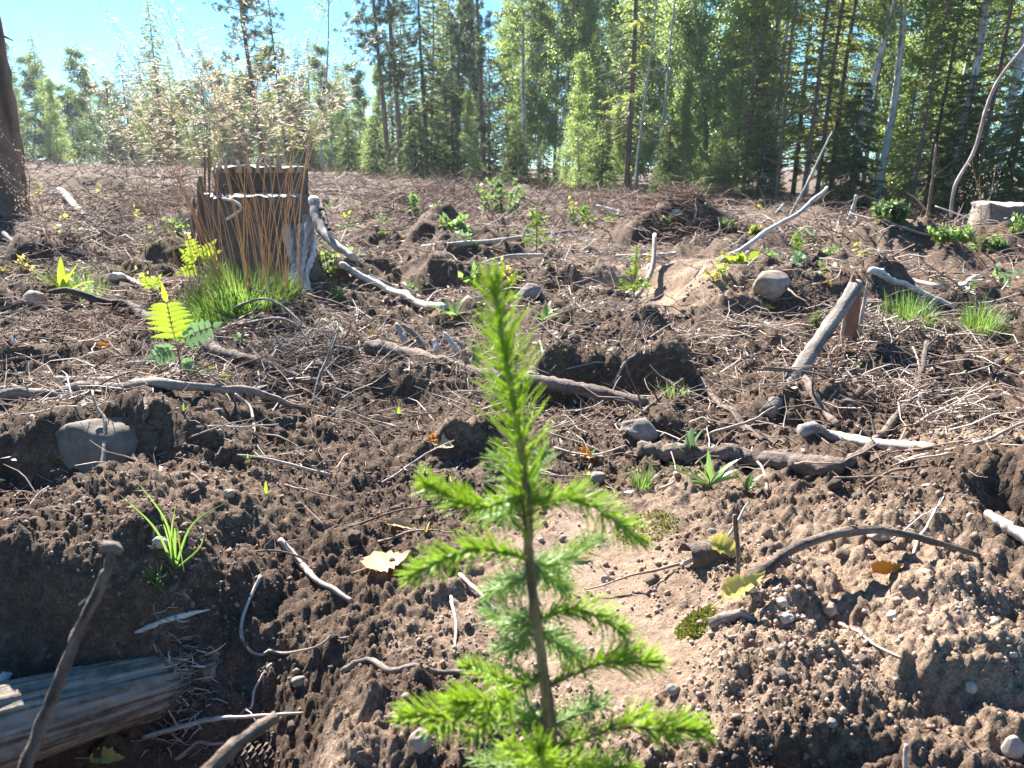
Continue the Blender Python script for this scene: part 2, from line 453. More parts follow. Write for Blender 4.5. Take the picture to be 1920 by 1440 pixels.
lip(1750, 1180, 90, 0.03, 0.25, 0.02)
lip(660, 1410, 110, 0.04, 0.25, 0.02)
lip(1490, 1180, 120, 0.025, 0.3, 0.02)
lip(520, 1010, 110, 0.03, 0.3, 0.03)
lip(90, 690, 200, 0.06, 0.7, 0.05)
lip(560, 640, 120, 0.05, 0.5, 0.06)
_r = random.Random(12)
for _ in range(150):
    yy = 3.0 * (22 / 3.0) ** _r.random(); xx = yy * _r.uniform(-0.75, 0.75)
    LIPS.append((xx, yy, _r.uniform(0.10, 0.4) * (0.6 + yy / 12), _r.uniform(0.06, 0.17) * (0.8 + yy / 20), _r.uniform(0.4, 1.2), 0.08 + 0.01 * yy))
# rounded mounds and hollows: (px, py, rx px, ry factor, height)
BUMPS = []
def bump(px, py, rpx, h, ky=1.0):
    cx, cy = flat(px, py); k = math.hypot(cy, CAM_Z) / FPX
    BUMPS.append((cx, cy, rpx * k, rpx * k * ky, h))
bump(250, 1330, 280, -0.25, 0.8)
bump(-60, 1250, 200, -0.04)
bump(60, 1480, 260, -0.08)
bump(1920, 1000, 290, 0.14, 1.0)
bump(1885, 1045, 45, -0.09, 1.4)
bump(1750, 1250, 260, 0.03)
bump(1040, 1040, 170, -0.015, 1.2)
bump(1120, 900, 110, -0.03)
bump(1480, 740, 150, -0.07)
bump(1140, 716, 130, -0.15)
bump(690, 1310, 80, 0.03)
bump(860, 830, 60, -0.03)
bump(520, 520, 120, 0.02)
bump(1270, 430, 90, 0.06)

def raw_height(x, y):
    x = np.asarray(x, float); y = np.asarray(y, float)
    r = np.hypot(x, y) + 1e-6
    az = np.clip(np.arctan2(x, np.maximum(y, 0.05)), -0.65, 0.6)
    z = sstep(4, 22, r) * (-0.12 - 1.25 * az) * np.where(y > 0, 1, 0)
    z = z + 0.10 * perlin(x * 0.22, y * 0.22, 1) * sstep(2.5, 7, r) + 0.035 * perlin(x * 0.9, y * 0.9, 2)
    wx = x + 0.05 * perlin(x * 6, y * 6, 20); wy = y + 0.05 * perlin(x * 6, y * 6, 21)
    for cx, cy, rx, ry, h in BUMPS:
        q = ((x - cx) / rx) ** 2 + ((y - cy) / ry) ** 2
        z = z + h * np.exp(-q)
    wxf, wyf, zf = wx.ravel(), wy.ravel(), z.ravel().copy()
    for cx, cy, hw, h, L, w in LIPS:
        k = np.nonzero((np.abs(wxf - cx) < 1.9 * hw) & (wyf > cy - 3 * w - hw) & (wyf < cy + 5 * L))[0]
        if not len(k): continue
        u = (wxf[k] - cx) / hw
        dy = wyf[k] - cy + 0.25 * hw * u * u
        win = np.exp(-np.abs(u) ** 3.5)
        t = np.clip(dy / w, -30, 30)
        zf[k] += h * win / (1 + np.exp(-t * 2.2)) * np.exp(-np.clip(dy, 0, 50) / L)
    return zf.reshape(z.shape)

def sand_mask(x, y):
    """mineral soil (1) against dark humus and litter (0)"""
    m = np.zeros_like(x)
    for px, py, rp, ky, k in ((1060, 1030, 230, 1.3, 1.0), (1600, 1150, 330, 1.2, 1.0), (1870, 880, 190, 1.1, 1.0), (1150, 1250, 260, 1.0, 1.0),
                              (850, 1150, 160, 1.2, 0.75), (1230, 575, 150, 1.6, 1.0), (1560, 470, 90, 3, 0.7), (420, 1000, 230, 1.0, 0.35), (1350, 960, 220, 1.0, 0.7),
                              (640, 1380, 140, 1.0, 0.8), (860, 840, 60, 1.0, 0.6)):
        cx, cy = flat(px, py); q = rp * math.hypot(cy, CAM_Z) / FPX
        m = np.maximum(m, k * np.exp(-(((x - cx) / q) ** 2 + ((y - cy) / (q * ky)) ** 2) ** 1.5))
    return np.clip(m + 0.25 * perlin(x * 2.2, y * 2.2, 9), 0, 1)

def rough_mask(x, y):
    """1 = crumbly, small = smooth trampled sand"""
    m = np.ones_like(x)
    for px, py, rp, ky, k in ((1120, 1050, 215, 1.5, 0.86), (1120, 1210, 180, 1.0, 0.82), (860, 1180, 110, 1.0, 0.5), (1240, 580, 110, 1.8, 0.6), (865, 815, 60, 1.0, 0.75)):
        cx, cy = flat(px, py); q = rp * math.hypot(cy, CAM_Z) / FPX
        m = m * (1 - k * np.exp(-(((x - cx) / q) ** 2 + ((y - cy) / (q * ky)) ** 2) ** 1.5))
    return m

def height(x, y):
    x = np.asarray(x, float); y = np.asarray(y, float)
    z = raw_height(x, y)
    ro = rough_mask(x, y)
    r = np.hypot(x, y)
    far = np.clip(r / 4.0, 0.6, 3.0)
    # clods: billowed (rounded tops, sharp creases)
    z = z + ro * (0.020 * (np.abs(perlin(x * 7.5, y * 7.5, 5)) * 1.6 - 0.3) + 0.018 * perlin(x * 3.7, y * 3.7, 4) * far)
    z = z + ro * sstep(1.6, 3.0, r) * (0.075 * (0.35 - np.abs(perlin(x * 2.3, y * 2.3, 13))) + 0.045 * (np.abs(perlin(x * 5.1, y * 5.1, 14)) - 0.3))
    z = z + ro * 0.012 * (np.abs(perlin(x * 17 + 3, y * 17, 6)) * 1.8 - 0.35)
    near = 1 - sstep(6, 14, r)
    z = z + ro * near * 0.0062 * (np.abs(perlin(x * 38, y * 38, 7)) * 2.2 - 0.5)
    z = z + ro * near * 0.0050 * (np.abs(perlin(x * 75, y * 75, 8)) * 2.0 - 0.4)
    n4 = 1 - sstep(2.2, 5, r)
    z = z + ro * n4 * 0.0032 * (np.abs(perlin(x * 140, y * 140, 11)) * 2 - 0.4)
    z = z + (0.35 + 0.65 * ro) * n4 * 0.0011 * perlin(x * 290, y * 290, 12)
    return z

def P(px, py, d=None, lift=0.0):
    """a point of the place: where that sight line meets the ground, or at forward distance d"""
    dr = ray(px, py)
    if d is not None:
        p = dr * (d / dr[1])
        return np.array([p[0], p[1], p[2] + CAM_Z + lift])
    tc = 0.35 * (160 / 0.35) ** np.linspace(0, 1, 260)
    gc = dr[2] * tc + CAM_Z - height(dr[0] * tc, dr[1] * tc)
    kc = np.nonzero(gc < 0)[0]; kc = max(kc[0], 1) if len(kc) else len(tc) - 1
    t = np.linspace(tc[kc - 1], tc[kc], 40)
    x, y, z = dr[0] * t, dr[1] * t, dr[2] * t + CAM_Z
    g = z - height(x, y)
    k = np.nonzero(g < 0)[0]
    k = k[0] if len(k) else len(t) - 1
    if k == 0: k = 1
    f = g[k - 1] / (g[k - 1] - g[k] + 1e-9); f = min(max(f, 0), 1)
    tt = t[k - 1] + (t[k] - t[k - 1]) * f
    p = dr * tt
    return np.array([p[0], p[1], p[2] + CAM_Z + lift])
def G(x, y, lift=0.0):
    return np.array([x, y, float(height(np.array([x]), np.array([y]))[0]) + lift])
def px2m(p, px):
    """size in metres of px photo pixels at point p"""
    return px / FPX * (p[1] * CP - (p[2] - CAM_Z) * SP)

def build_ground():
    a_in = np.linspace(-0.74, 0.74, 500)
    a_out = np.linspace(0.74, 2 * np.pi - 0.74, 70)[1:-1]
    az = np.concatenate([a_in, a_out])
    r1 = 0.33 * (5.0 / 0.33) ** np.linspace(0, 1, 620)
    r2 = 5.0 * (60 / 5.0) ** np.linspace(0, 1, 190)[1:]
    r3 = 60 * (320 / 60.0) ** np.linspace(0, 1, 20)[1:]
    rr = np.concatenate([[0.05, 0.18], r1, r2, r3])
    A, Rr = np.meshgrid(az, rr)
    X = Rr * np.sin(A); Y = Rr * np.cos(A)
    Z = height(X, Y)
    nA, nR = len(az), len(rr)
    V = np.stack([X, Y, Z], -1).reshape(-1, 3)
    i = np.arange(nR - 1)[:, None] * nA; j = np.arange(nA)[None]; j2 = (j + 1) % nA
    F = np.stack([i + j, i + nA + j, i + nA + j2, i + j2], -1).reshape(-1, 4)
    mb = MB(); mb.add(V, F)
    c = mb.n
    mb.add([[0, 0, float(Z[0].mean())]], np.zeros((0, 3), int))
    jj = np.arange(nA); mb.T.append(np.stack([np.full(nA, c), jj, (jj + 1) % nA], -1))
    ob = mb.build('ground', M['soil'])
    s = ob.data.attributes.new('sand', 'FLOAT', 'POINT')
    sv = np.concatenate([sand_mask(V[:, 0], V[:, 1]), [0.3]])
    s.data.foreach_set('value', sv.astype(np.float32))
    tag(ob, 'churned brown forest soil of the clearing', kind='structure')
    return ob
build_ground()
# ------------------------------------------------------------------ forest: one prototype of each kind, copied tree by tree
def curve(p0, d0, L, n, wob=0.05, up=0.0):
    """a wandering line of n points"""
    p = np.array(p0, float); d = nrm(np.array(d0, float)); out = [p.copy()]
    for _ in range(n - 1):
        d = nrm(d + rng.normal(size=3) * wob + np.array([0, 0, up]))
        p = p + d * (L / (n - 1)); out.append(p.copy())
    return np.array(out)

def finish_tree(name, trunk, branches, crown, tmat, cmat, bmat=None):
    root = empty(name, (0, 0, 0))
    trunk.build('trunk', tmat, root)
    if branches is not None and branches.n:
        tag(branches.build('branches', bmat or tmat, root), kind='stuff')
    if crown is not None and crown.n:
        tag(crown.build('crown', cmat, root, smooth=False), kind='stuff')
    return root

def spruce(H, rad, z0, Lmax, n_card, cmat, wisp=0.0, dead=0.0, step=0.16):
    tr, br, cr = MB(), MB(), MB()
    pts = np.array([[0.03 * math.sin(z * 0.7), 0.03 * math.cos(z * 0.9), z] for z in np.linspace(-0.3, H, 14)])
    tr.tube(pts, np.linspace(rad, 0.01, 14), 9, jit=0.08)
    B, D, Ls, Ws = [], [], [], []
    z = z0
    while z < H - 0.1:
        k = rng.integers(3, 6)
        a0 = rng.random() * 6.28
        f = (1 - z / H)
        for i in range(k):
            a = a0 + i * 6.28 / k + rng.normal() * 0.3
            L = Lmax * (f ** 0.75) * rng.uniform(0.6, 1.1) + 0.12
            out = np.array([math.cos(a), math.sin(a), 0])
            t = np.linspace(0, 1, 7)
            zz = z + L * (0.10 * t - 0.55 * t ** 1.6 + 0.25 * t ** 3) * rng.uniform(0.6, 1.4)
            line = out[None] * (L * t)[:, None]; line[:, 2] = zz
            line += rng.normal(size=line.shape) * 0.02 * t[:, None]
            br.tube(line, np.linspace(0.012 * (0.5 + f), 0.003, 7), 3, cap=False)
            if rng.random() < dead and z < H * 0.5:
                continue
            n = int(n_card * L * rng.uniform(0.6, 1.3))
            tt = rng.random(n) ** 0.75
            tt = 0.12 + 0.88 * tt
            p = np.stack([np.interp(tt, t, line[:, q]) for q in range(3)], -1)
            side = np.cross(out, [0, 0, 1.0]) * rng.choice([-1, 1], n)[:, None]
            d = out[None] * rng.uniform(0.3, 1.0, n)[:, None] + side * rng.uniform(0.2, 1.0, n)[:, None]
            d[:, 2] += rng.uniform(-0.75, 0.15, n)
            B.append(p + rng.normal(size=p.shape) * 0.02); D.append(d)
            Ls.append(rng.uniform(0.10, 0.30, n) * (0.6 + 0.5 * (1 - tt))); Ws.append(rng.uniform(0.022, 0.05, n))
        z += step * rng.uniform(0.7, 1.4) * (0.7 + 0.8 * z / H)
    B = np.concatenate(B); D = np.concatenate(D)
    cr.cards(B, D, np.concatenate(Ls), np.concatenate(Ws), rng.random(len(B)), fold=0.2, mid=0.4)
    return tr, br, cr

def broadleaf(H, rad, z0, n_leaf, spread, leaf=0.06, hang=0.3, forks=1, wob=0.06, limbs=46):
    tr, br, cr = MB(), MB(), MB()
    stems = []
    for f in range(forks):
        d = np.array([rng.normal() * 0.12 * (forks > 1), rng.normal() * 0.12 * (forks > 1), 1])
        ln = curve((f * 0.12, 0, -0.2), d, H, 16, wob, 0.06)
        stems.append(ln)
        tr.tube(ln, np.linspace(rad, 0.012, 16) * (0.85 if f else 1), 9, jit=0.05)
    C, R_ = [], []
    for ln in stems:
        for i in range(limbs // forks):
            t = (i + rng.random()) / (limbs // forks)
            z = z0 / H + (1 - z0 / H) * t
            k = z * 15; q = int(min(k, 14)); p = ln[q] + (ln[q + 1] - ln[q]) * (k - q)
            a = rng.random() * 6.28
            L = spread * (1 - 0.75 * t) * rng.uniform(0.6, 1.2)
            lb = curve(p, (math.cos(a), math.sin(a), 0.7), L, 7, 0.16, -0.02)
            br.tube(lb, np.linspace(0.018, 0.004, 7), 4, cap=False)
            for s in range(5):
                q2 = lb[2 + s] if s + 2 < 7 else lb[-1]
                tw = curve(q2, rng.normal(size=3) + np.array([0, 0, -hang]), rng.uniform(0.25, 0.6), 5, 0.2, -0.12 * hang)
                br.tube(tw, np.linspace(0.005, 0.002, 5), 3, cap=False)
                C.append(tw[1:]); C.append(lb[3:5])
    C = np.concatenate(C)
    idx = rng.integers(0, len(C), n_leaf)
    B = C[idx] + rng.normal(size=(n_leaf, 3)) * np.array([0.13, 0.13, 0.11])
    D = rng.normal(size=(n_leaf, 3)) + np.array([0, 0, -hang * 1.6])
    cr.cards(B, D, rng.uniform(0.7, 1.3, n_leaf) * leaf, rng.uniform(0.6, 0.95, n_leaf) * leaf, rng.random(n_leaf), fold=0.12)
    return tr, br, cr

def pine(H, rad, z0, spread, n_tuft, dead=14):
    tr, br, cr = MB(), MB(), MB()
    ln = curve((0, 0, -0.2), (0.02, 0, 1), H, 14, 0.025, 0.03)
    tr.tube(ln, np.linspace(rad, 0.03, 14), 9, jit=0.07)
    def on(z):
        k = z / H * 13; q = int(min(k, 12)); return ln[q] + (ln[q + 1] - ln[q]) * (k - q)
    for i in range(dead):
        z = rng.uniform(1.2, z0 + 1.5); a = rng.random() * 6.28
        lb = curve(on(z), (math.cos(a), math.sin(a), rng.uniform(-0.3, 0.3)), rng.uniform(0.3, 1.2), 6, 0.15, -0.03)
        br.tube(lb, np.linspace(0.014, 0.004, 6), 3, cap=False)
    tips = []
    nl = 44
    for i in range(nl):
        t = (i + rng.random()) / nl; z = z0 + (H - z0) * t; a = rng.random() * 6.28
        L = spread * (1.05 - 0.8 * t) * rng.uniform(0.5, 1.1)
        lb = curve(on(z), (math.cos(a), math.sin(a), 0.05 + 0.5 * t), L, 7, 0.12, 0.05)
        br.tube(lb, np.linspace(0.024, 0.006, 7), 4, cap=False)
        for s in range(5):
            q = lb[min(6, 2 + s)]
            tw = curve(q, np.array([math.cos(a), math.sin(a), 0.1]) + rng.normal(size=3) * 0.7, rng.uniform(0.25, 0.55), 4, 0.15, 0.08)
            br.tube(tw, np.linspace(0.008, 0.004, 4), 3, cap=False)
            tips.append(tw[1:])
    tips = np.concatenate(tips)
    idx = rng.integers(0, len(tips), n_tuft)
    nn = 16
    B = np.repeat(tips[idx] + rng.normal(size=(n_tuft, 3)) * 0.05, nn, 0)
    ax = nrm(rng.normal(size=(n_tuft, 3)) + np.array([0, 0, 0.7]))
    D = np.repeat(ax, nn, 0) * 0.6 + rng.normal(size=(len(B), 3)) * 0.6
    cr.cards(B, D, rng.uniform(0.08, 0.16, len(B)), 0.022, np.repeat(rng.random(n_tuft), nn), mid=0.6)
    return tr, br, cr

PROTO = {}
PROTO['spruce_a'] = finish_tree('spruce_tree', *spruce(12.5, 0.11, 0.4, 2.1, 80, None), M['tree_bark'], M['spruce_olive'])
PROTO['spruce_b'] = finish_tree('spruce_tree', *spruce(10.5, 0.085, 1.1, 1.6, 60, None, dead=0.4), M['tree_bark'], M['spruce_olive'])
PROTO['spruce_dark'] = finish_tree('spruce_tree', *spruce(11.5, 0.14, 0.5, 2.1, 66, None), M['tree_bark'], M['spruce_dark'])
PROTO['spruce_young'] = finish_tree('young_spruce', *spruce(4.2, 0.05, 0.15, 1.15, 95, None, step=0.11), M['tree_bark'], M['spruce_mid'])
PROTO['pole'] = finish_tree('bare_pole_tree', *spruce(9.5, 0.055, 1.2, 0.8, 26, None, dead=0.8), M['pole_bark'], M['spruce_olive'])
PROTO['birch_a'] = finish_tree('birch_tree', *broadleaf(12, 0.09, 1.4, 17000, 1.9, 0.078, 0.5, limbs=54), M['birch_bark'], M['birch_leaf'], M['tree_bark'])
PROTO['birch_b'] = finish_tree('birch_tree', *broadleaf(10.5, 0.07, 2.0, 13000, 1.6, 0.068, 0.6), M['birch_bark'], M['birch_leaf'], M['tree_bark'])
PROTO['birch_c'] = finish_tree('birch_tree', *broadleaf(13, 0.105, 4.6, 9000, 1.8, 0.08, 0.5, wob=0.035), M['birch_bark'], M['birch_leaf'], M['tree_bark'])
PROTO['aspen_a'] = finish_tree('aspen_tree', *broadleaf(11.5, 0.085, 0.8, 17000, 2.1, 0.092, 0.2, limbs=56), M['aspen_bark'], M['aspen_leaf'], M['tree_bark'])
PROTO['aspen_b'] = finish_tree('aspen_tree', *broadleaf(8.5, 0.055, 0.6, 11500, 1.6, 0.086, 0.25), M['aspen_bark'], M['birch_leaf'], M['tree_bark'])
PROTO['thin_birch'] = finish_tree('thin_birch', *broadleaf(11, 0.045, 6.5, 2600, 0.9, 0.06, 0.4, limbs=26), M['aspen_bark'], M['birch_leaf'], M['tree_bark'])
PROTO['pine_a'] = finish_tree('pine_tree', *pine(10.5, 0.13, 3.6, 1.7, 1300, 18), M['pine_bark'], M['pine_needle'])
PROTO['pine_b'] = finish_tree('pine_tree', *pine(11.5, 0.12, 2.4, 1.9, 1700, 12), M['pine_bark'], M['pine_needle'])
PROTO['far_birch'] = finish_tree('birch_tree', *broadleaf(9.5, 0.08, 0.8, 13000, 2.6, 0.10, 0.5), M['birch_bark'], M['far_leaf'], M['tree_bark'])
used = set()

def plant_tree(kind, px, dist, sc=1.0, label=None, cat='tree', group=None, lean=(0, 0), rz=None):
    p0 = PROTO[kind]
    if kind in used:
        o = copy_tree(p0)
    else:
        o = p0; used.add(kind)
    x = (px - 960) / FPX * dist * CP
    g = G(x, dist)
    o.location = (x, dist, g[2] - 0.05)
    o.rotation_euler = (R(lean[1]), R(lean[0]), 0)
    if rz is None: rz = random.uniform(0, 6.28)
    o.rotation_euler.rotate_axis('Z', rz)
    wd = 1.2 if dist > 50 else 1.0
    if dist > 50: sc *= 0.98
    o.scale = (sc * wd, sc * wd, sc * random.uniform(0.95, 1.06))
    for k in ('label', 'group', 'category'):
        if k in o: del o[k]
    tag(o, label, cat, group)
    return o

# kind, photo x, distance, scale, lean, label
TREES = [
 # ---- tall bare-stemmed trees against the sky at the left
 ('pine_a', 497, 36, 1.12, (-3, 0), 'lone tall pine with a thin bare leaning trunk, left of its thinner neighbour'),
 ('pole', 541, 38, 1.15, (-3, 0), 'very thin bare pole of a tree just right of the lone tall pine'),
 ('thin_birch', 603, 34, 1.0, (-2, 0), 'slim sparse birch with small dark leaf clumps against the blue sky'),
 # ---- middle pines and spruces
 ('pine_a', 728, 35, 1.0, (-2.5, 0), 'left one of the two close red-barked pines'),
 ('pine_a', 752, 35.6, 1.02, (-2.2, 0), 'right one of the two close red-barked pines'),
 ('spruce_dark', 800, 36, 0.93, (-1, 0), 'narrow dark spruce with a tall pointed top next to the two pines'),
 ('pine_b', 858, 37, 0.88, (0, 0), 'dark bushy pine with a layered crown, left of the widest dark pine'),
 ('pine_b', 905, 36, 0.97, (0.5, 0), 'widest dark pine with layered crown in the middle of the forest edge'),
 ('spruce_dark', 850, 38, 0.62, (0, 0), 'low dark spruce standing under the layered pines'),
 ('spruce_dark', 918, 38.5, 0.6, (0, 0), 'low dark spruce at the deepest shade of the forest edge'),
 ('aspen_b', 885, 31, 0.42, (0, 0), 'small pale green leafy tree with thin stems in front of the dark pines'),
 # ---- birches and aspens right of the middle
 ('birch_c', 978, 31, 0.9, (0.5, 0), 'birch with white stem just right of the dark pines'),
 ('birch_a', 1045, 33, 0.98, (0, 0), 'tall birch with dense grey-green crown near the sky gap'),
 ('birch_a', 1010, 36, 1.02, (0.3, 0), 'birch with airy crown behind the white-stemmed birch'),
 ('birch_b', 1085, 35, 1.05, (1, 0), 'birch whose top borders the gap of blue sky'),
 ('spruce_young', 1020, 27, 0.42, (0, 0), 'small bushy young spruce in front of the birches'),
 ('spruce_young', 968, 27, 0.6, (0, 0), 'young spruce left of the small bushy one, below the white birch stem'),
 ('pole', 1176, 23, 1.5, (0.2, 0), 'tall straight dark trunk with few short branches right of the sky gap'),
 ('aspen_a', 1130, 26, 0.72, (0, 0), 'broad aspen with glittering leaves left of the tall straight dark trunk'),
 ('thin_birch', 1190, 22.5, 0.9, (0.5, 0), 'thin grey stem standing close to the tall straight dark trunk'),
 ('aspen_a', 1245, 24.5, 0.9, (1, 0), 'large aspen with dense glittering crown right of the straight dark trunk'),
 ('thin_birch', 1232, 21.5, 0.9, (6, 0), 'slender birch stem leaning strongly to the right'),
 ('aspen_a', 1320, 23.5, 0.95, (1, 0), 'large aspen left of the row of thin spruce poles'),
 ('spruce_young', 1130, 22, 0.5, (0, 0), 'bushy olive young spruce at the foot of the broad aspen'),
 ('spruce_young', 1255, 21, 0.55, (0, 0), 'wide olive young spruce at the foot of the large aspens'),
 ('aspen_b', 1385, 22.5, 1.05, (2, 0), 'leafy aspen behind the leftmost thin pole'),
 ('pole', 1398, 20.5, 0.95, (1.6, 0), 'leftmost thin dark pole tree with a grey stem'),
 ('birch_c', 1432, 22, 0.85, (2, 0), 'white-stemmed birch between the thin poles'),
 ('spruce_young', 1425, 20, 0.6, (0, 0), 'olive young spruce between the leftmost thin poles'),
 ('pole', 1458, 19.5, 0.9, (1.2, 0), 'short thin pole left of the two parallel brown poles'),
 ('pole', 1508, 19.5, 1.05, (2.2, 0), 'left one of the two parallel brown poles'),
 ('pole', 1533, 19.7, 1.08, (2.6, 0), 'right one of the two parallel brown poles'),
 ('spruce_b', 1560, 21, 0.9, (1.5, 0), 'yellowish thin spruce just right of the two parallel brown poles'),
 ('spruce_b', 1490, 24.5, 0.95, (1, 0), 'thin spruce with drooping olive boughs behind the parallel brown poles'),
 ('birch_c', 1602, 19.5, 0.9, (4, 0), 'birch with bright white leaning stem right of the yellowish spruce'),
 ('birch_c', 1648, 19.8, 1.0, (3, 0), 'birch with stout white stem and dark patches at the dark gap'),
 ('aspen_b', 1660, 22.5, 0.75, (1, 0), 'dark glossy leafed small aspen beside the bright gap in the forest'),
 ('pole', 1712, 18.5, 0.85, (3.4, 0), 'thin reddish pole leaning right beside the fallen brush'),
 ('spruce_b', 1745, 19, 0.7, (2, 0), 'half dead small spruce with forked brown stem'),
 ('birch_a', 1755, 24, 0.95, (2, 0), 'tall birch behind the half dead small spruce'),
 ('birch_c', 1785, 18.6, 1.0, (4, 0), 'tall birch with clean white stem leaning right, at the right part of the edge'),
 ('pole', 1830, 18, 1.0, (2.5, 0), 'thin pole beside the crooked bare sapling'),
 ('birch_c', 1862, 18.2, 1.1, (4, 0), 'rightmost thick white birch stem behind the crooked sapling'),
 ('spruce_a', 1895, 19, 0.95, (2, 0), 'big olive spruce at the right border of the picture'),
 ('spruce_young', 1800, 18.5, 0.85, (0, 0), 'sunlit young spruce behind the crooked bare sapling'),
 ('spruce_young', 1600, 19, 0.75, (0, 0), 'drooping olive young spruce in the middle of the right forest edge'),
 ('spruce_young', 1900, 15.5, 0.7, (0, 0), 'young spruce right above the big stump at the right'),
 ('aspen_b', 1070, 27, 0.55, (0, 0), 'low leafy aspen between the tall birch and the straight dark trunk'),
 ('birch_b', 1445, 21.5, 0.95, (1, 0), 'leafy birch with fine twigs left of the two parallel brown poles'),
 ('aspen_b', 1700, 20.5, 0.8, (2, 0), 'leafy aspen above the fallen brush at the right'),
 ('birch_b', 1620, 20.5, 0.85, (2, 0), 'fine-leaved birch right of the yellowish thin spruce'),
 # ---- far trees at the left
 ('far_birch', 10, 62, 0.98, (0, 0), 'far birch at the left border behind the thick trunk'),
 ('far_birch', 62, 60, 0.9, (0, 0), 'far pale green birch just right of the thick trunk'),
 ('far_birch', 206, 57, 0.86, (0, 0), 'far leafy tree in the gap right of the airy birch with drooping twigs'),
 ('spruce_dark', 250, 60, 0.72, (0, 0), 'far dark spruce just left of the tallest far spruce'),
 ('spruce_a', 96, 60, 0.74, (0, 0), 'far olive spruce right of the pale green birch'),
 ('spruce_dark', 110, 64, 0.62, (0, 0), 'far small spruce behind the left seed heads'),
 ('far_birch', 140, 63, 0.72, (0, 0), 'far airy birch with drooping twigs behind the left seed heads'),
 ('far_birch', 185, 66, 0.66, (0, 0), 'far low birch left of the tallest far spruce'),
 ('far_birch', 232, 64, 0.62, (0, 0), 'far round dark green tree left of the tallest far spruce'),
 ('spruce_a', 312, 60, 0.95, (0, 0), 'tallest far spruce, broad pyramid above the seed heads'),
 ('spruce_dark', 282, 64, 0.75, (0, 0), 'far spruce half hidden by the tallest far spruce'),
 ('spruce_dark', 394, 63, 0.83, (0, 0), 'far narrow dark spruce right of the tallest far spruce'),
 ('spruce_a', 430, 66, 0.7, (0, 0), 'far low spruce right of the narrow dark spruce'),
 ('far_birch', 462, 58, 0.95, (0, 0), 'far slim birch just left of the lone tall pine'),
 ('spruce_dark', 572, 58, 0.78, (0, 0), 'far pointed spruce left of the slim sparse birch'),
 ('far_birch', 530, 62, 0.7, (0, 0), 'far leafy tree at the foot of the very thin bare pole'),
 ('far_birch', 630, 48, 0.72, (0, 0), 'light green leafy tree right of the slim sparse birch'),
 ('far_birch', 672, 44, 0.66, (0, 0), 'light green leafy tree left of the two close pines'),
 ('aspen_b', 700, 40, 0.62, (0, 0), 'low leafy tree at the foot of the two close pines'),
 ('spruce_young', 655, 33, 0.62, (0, 0), 'low spreading young conifer at the left end of the forest edge'),
 ('spruce_young', 705, 31, 0.55, (0, 0), 'low young conifer below the two close pines'),
 ('spruce_young', 780, 34, 0.8, (0, 0), 'dim young spruce below the narrow dark spruce'),
]
for k, px, d, sc, ln, lab in TREES:
    plant_tree(k, px, d, sc, lab, lean=ln)
# trees deeper in the forest that nothing tells apart
_f = random.Random(5)
fill = []
for i in range(24):      # right side, behind the front row
    fill.append((_f.choice(['birch_b', 'aspen_a', 'birch_a', 'aspen_b', 'aspen_a', 'birch_a', 'aspen_b']), _f.uniform(1080, 1990), _f.uniform(28, 42), _f.uniform(0.8, 1.05), 'right'))
for i in range(12):
    fill.append((_f.choice(['aspen_a', 'birch_a', 'aspen_b']), _f.uniform(960, 1450), _f.uniform(29, 40), _f.uniform(0.8, 1.0), 'right'))
for i in range(16):      # middle
    fill.append((_f.choice(['spruce_dark', 'spruce_dark', 'pine_b', 'spruce_a', 'birch_a']), _f.uniform(690, 1110), _f.uniform(39, 52), _f.uniform(0.65, 0.95), 'middle'))
for i in range(26):      # low growth along the far belt
    fill.append((_f.choice(['spruce_young', 'aspen_b']), _f.uniform(-100, 720), _f.uniform(52, 72), _f.uniform(0.4, 0.65), 'left'))
for i in range(58):      # far left belt
    fill.append((_f.choice(['far_birch', 'spruce_dark', 'spruce_a', 'far_birch']), _f.uniform(-120, 720), _f.uniform(58, 85), _f.uniform(0.6, 0.86), 'left'))
for i in range(18):      # undergrowth along the edge
    fill.append((_f.choice(['aspen_b', 'spruce_young', 'aspen_b']), _f.uniform(1090, 1950), _f.uniform(20.5, 25), _f.uniform(0.25, 0.45), 'under'))
KW = {'spruce_a': 'olive spruce', 'spruce_b': 'thin spruce', 'spruce_dark': 'dark spruce', 'spruce_young': 'young spruce', 'aspen_a': 'large aspen', 'aspen_b': 'small aspen', 'birch_a': 'tall birch', 'birch_b': 'slim birch', 'birch_c': 'white-stemmed birch', 'pine_b': 'pine', 'far_birch': 'broad-crowned birch'}
FL = {'right': ('%s deep in the forest behind the front row at the right', '%s trees deep in the forest at the right'),
      'middle': ('%s deep in the shade behind the middle pines', '%s trees deep behind the middle pines'),
      'left': ('small %s in the far forest belt at the left', '%s trees of the far forest belt at the left'),
      'under': ('small %s in the undergrowth behind the front row', '%s undergrowth')}
for k, px, d, sc, w in fill:
    plant_tree(k, px, d, sc, (FL[w][0] % KW[k]).replace('small small', 'small').replace('small young', 'young'), 'tree', FL[w][1] % KW[k], lean=(_f.uniform(-2, 3), 0))
for k, o in list(PROTO.items()):
    if k not in used:
        for c in list(o.children_recursive): bpy.data.objects.remove(c)
        bpy.data.objects.remove(o)
# ------------------------------------------------------------------ builders for things on the ground
def smooth(pts, n):
    pts = np.asarray(pts, float)
    if len(pts) == 2:
        t = np.linspace(0, 1, n)[:, None]
        return pts[0] * (1 - t) + pts[1] * t
    q = np.vstack([2 * pts[0] - pts[1], pts, 2 * pts[-1] - pts[-2]])
    out = []
    m = len(pts) - 1
    for u in np.linspace(0, m - 1e-6, n):
        i = int(u); t = u - i
        a, b, c, d = q[i], q[i + 1], q[i + 2], q[i + 3]
        out.append(0.5 * ((2 * b) + (c - a) * t + (2 * a - 5 * b + 4 * c - d) * t * t + (3 * b - a - 3 * c + d) * t ** 3))
    return np.array(out)

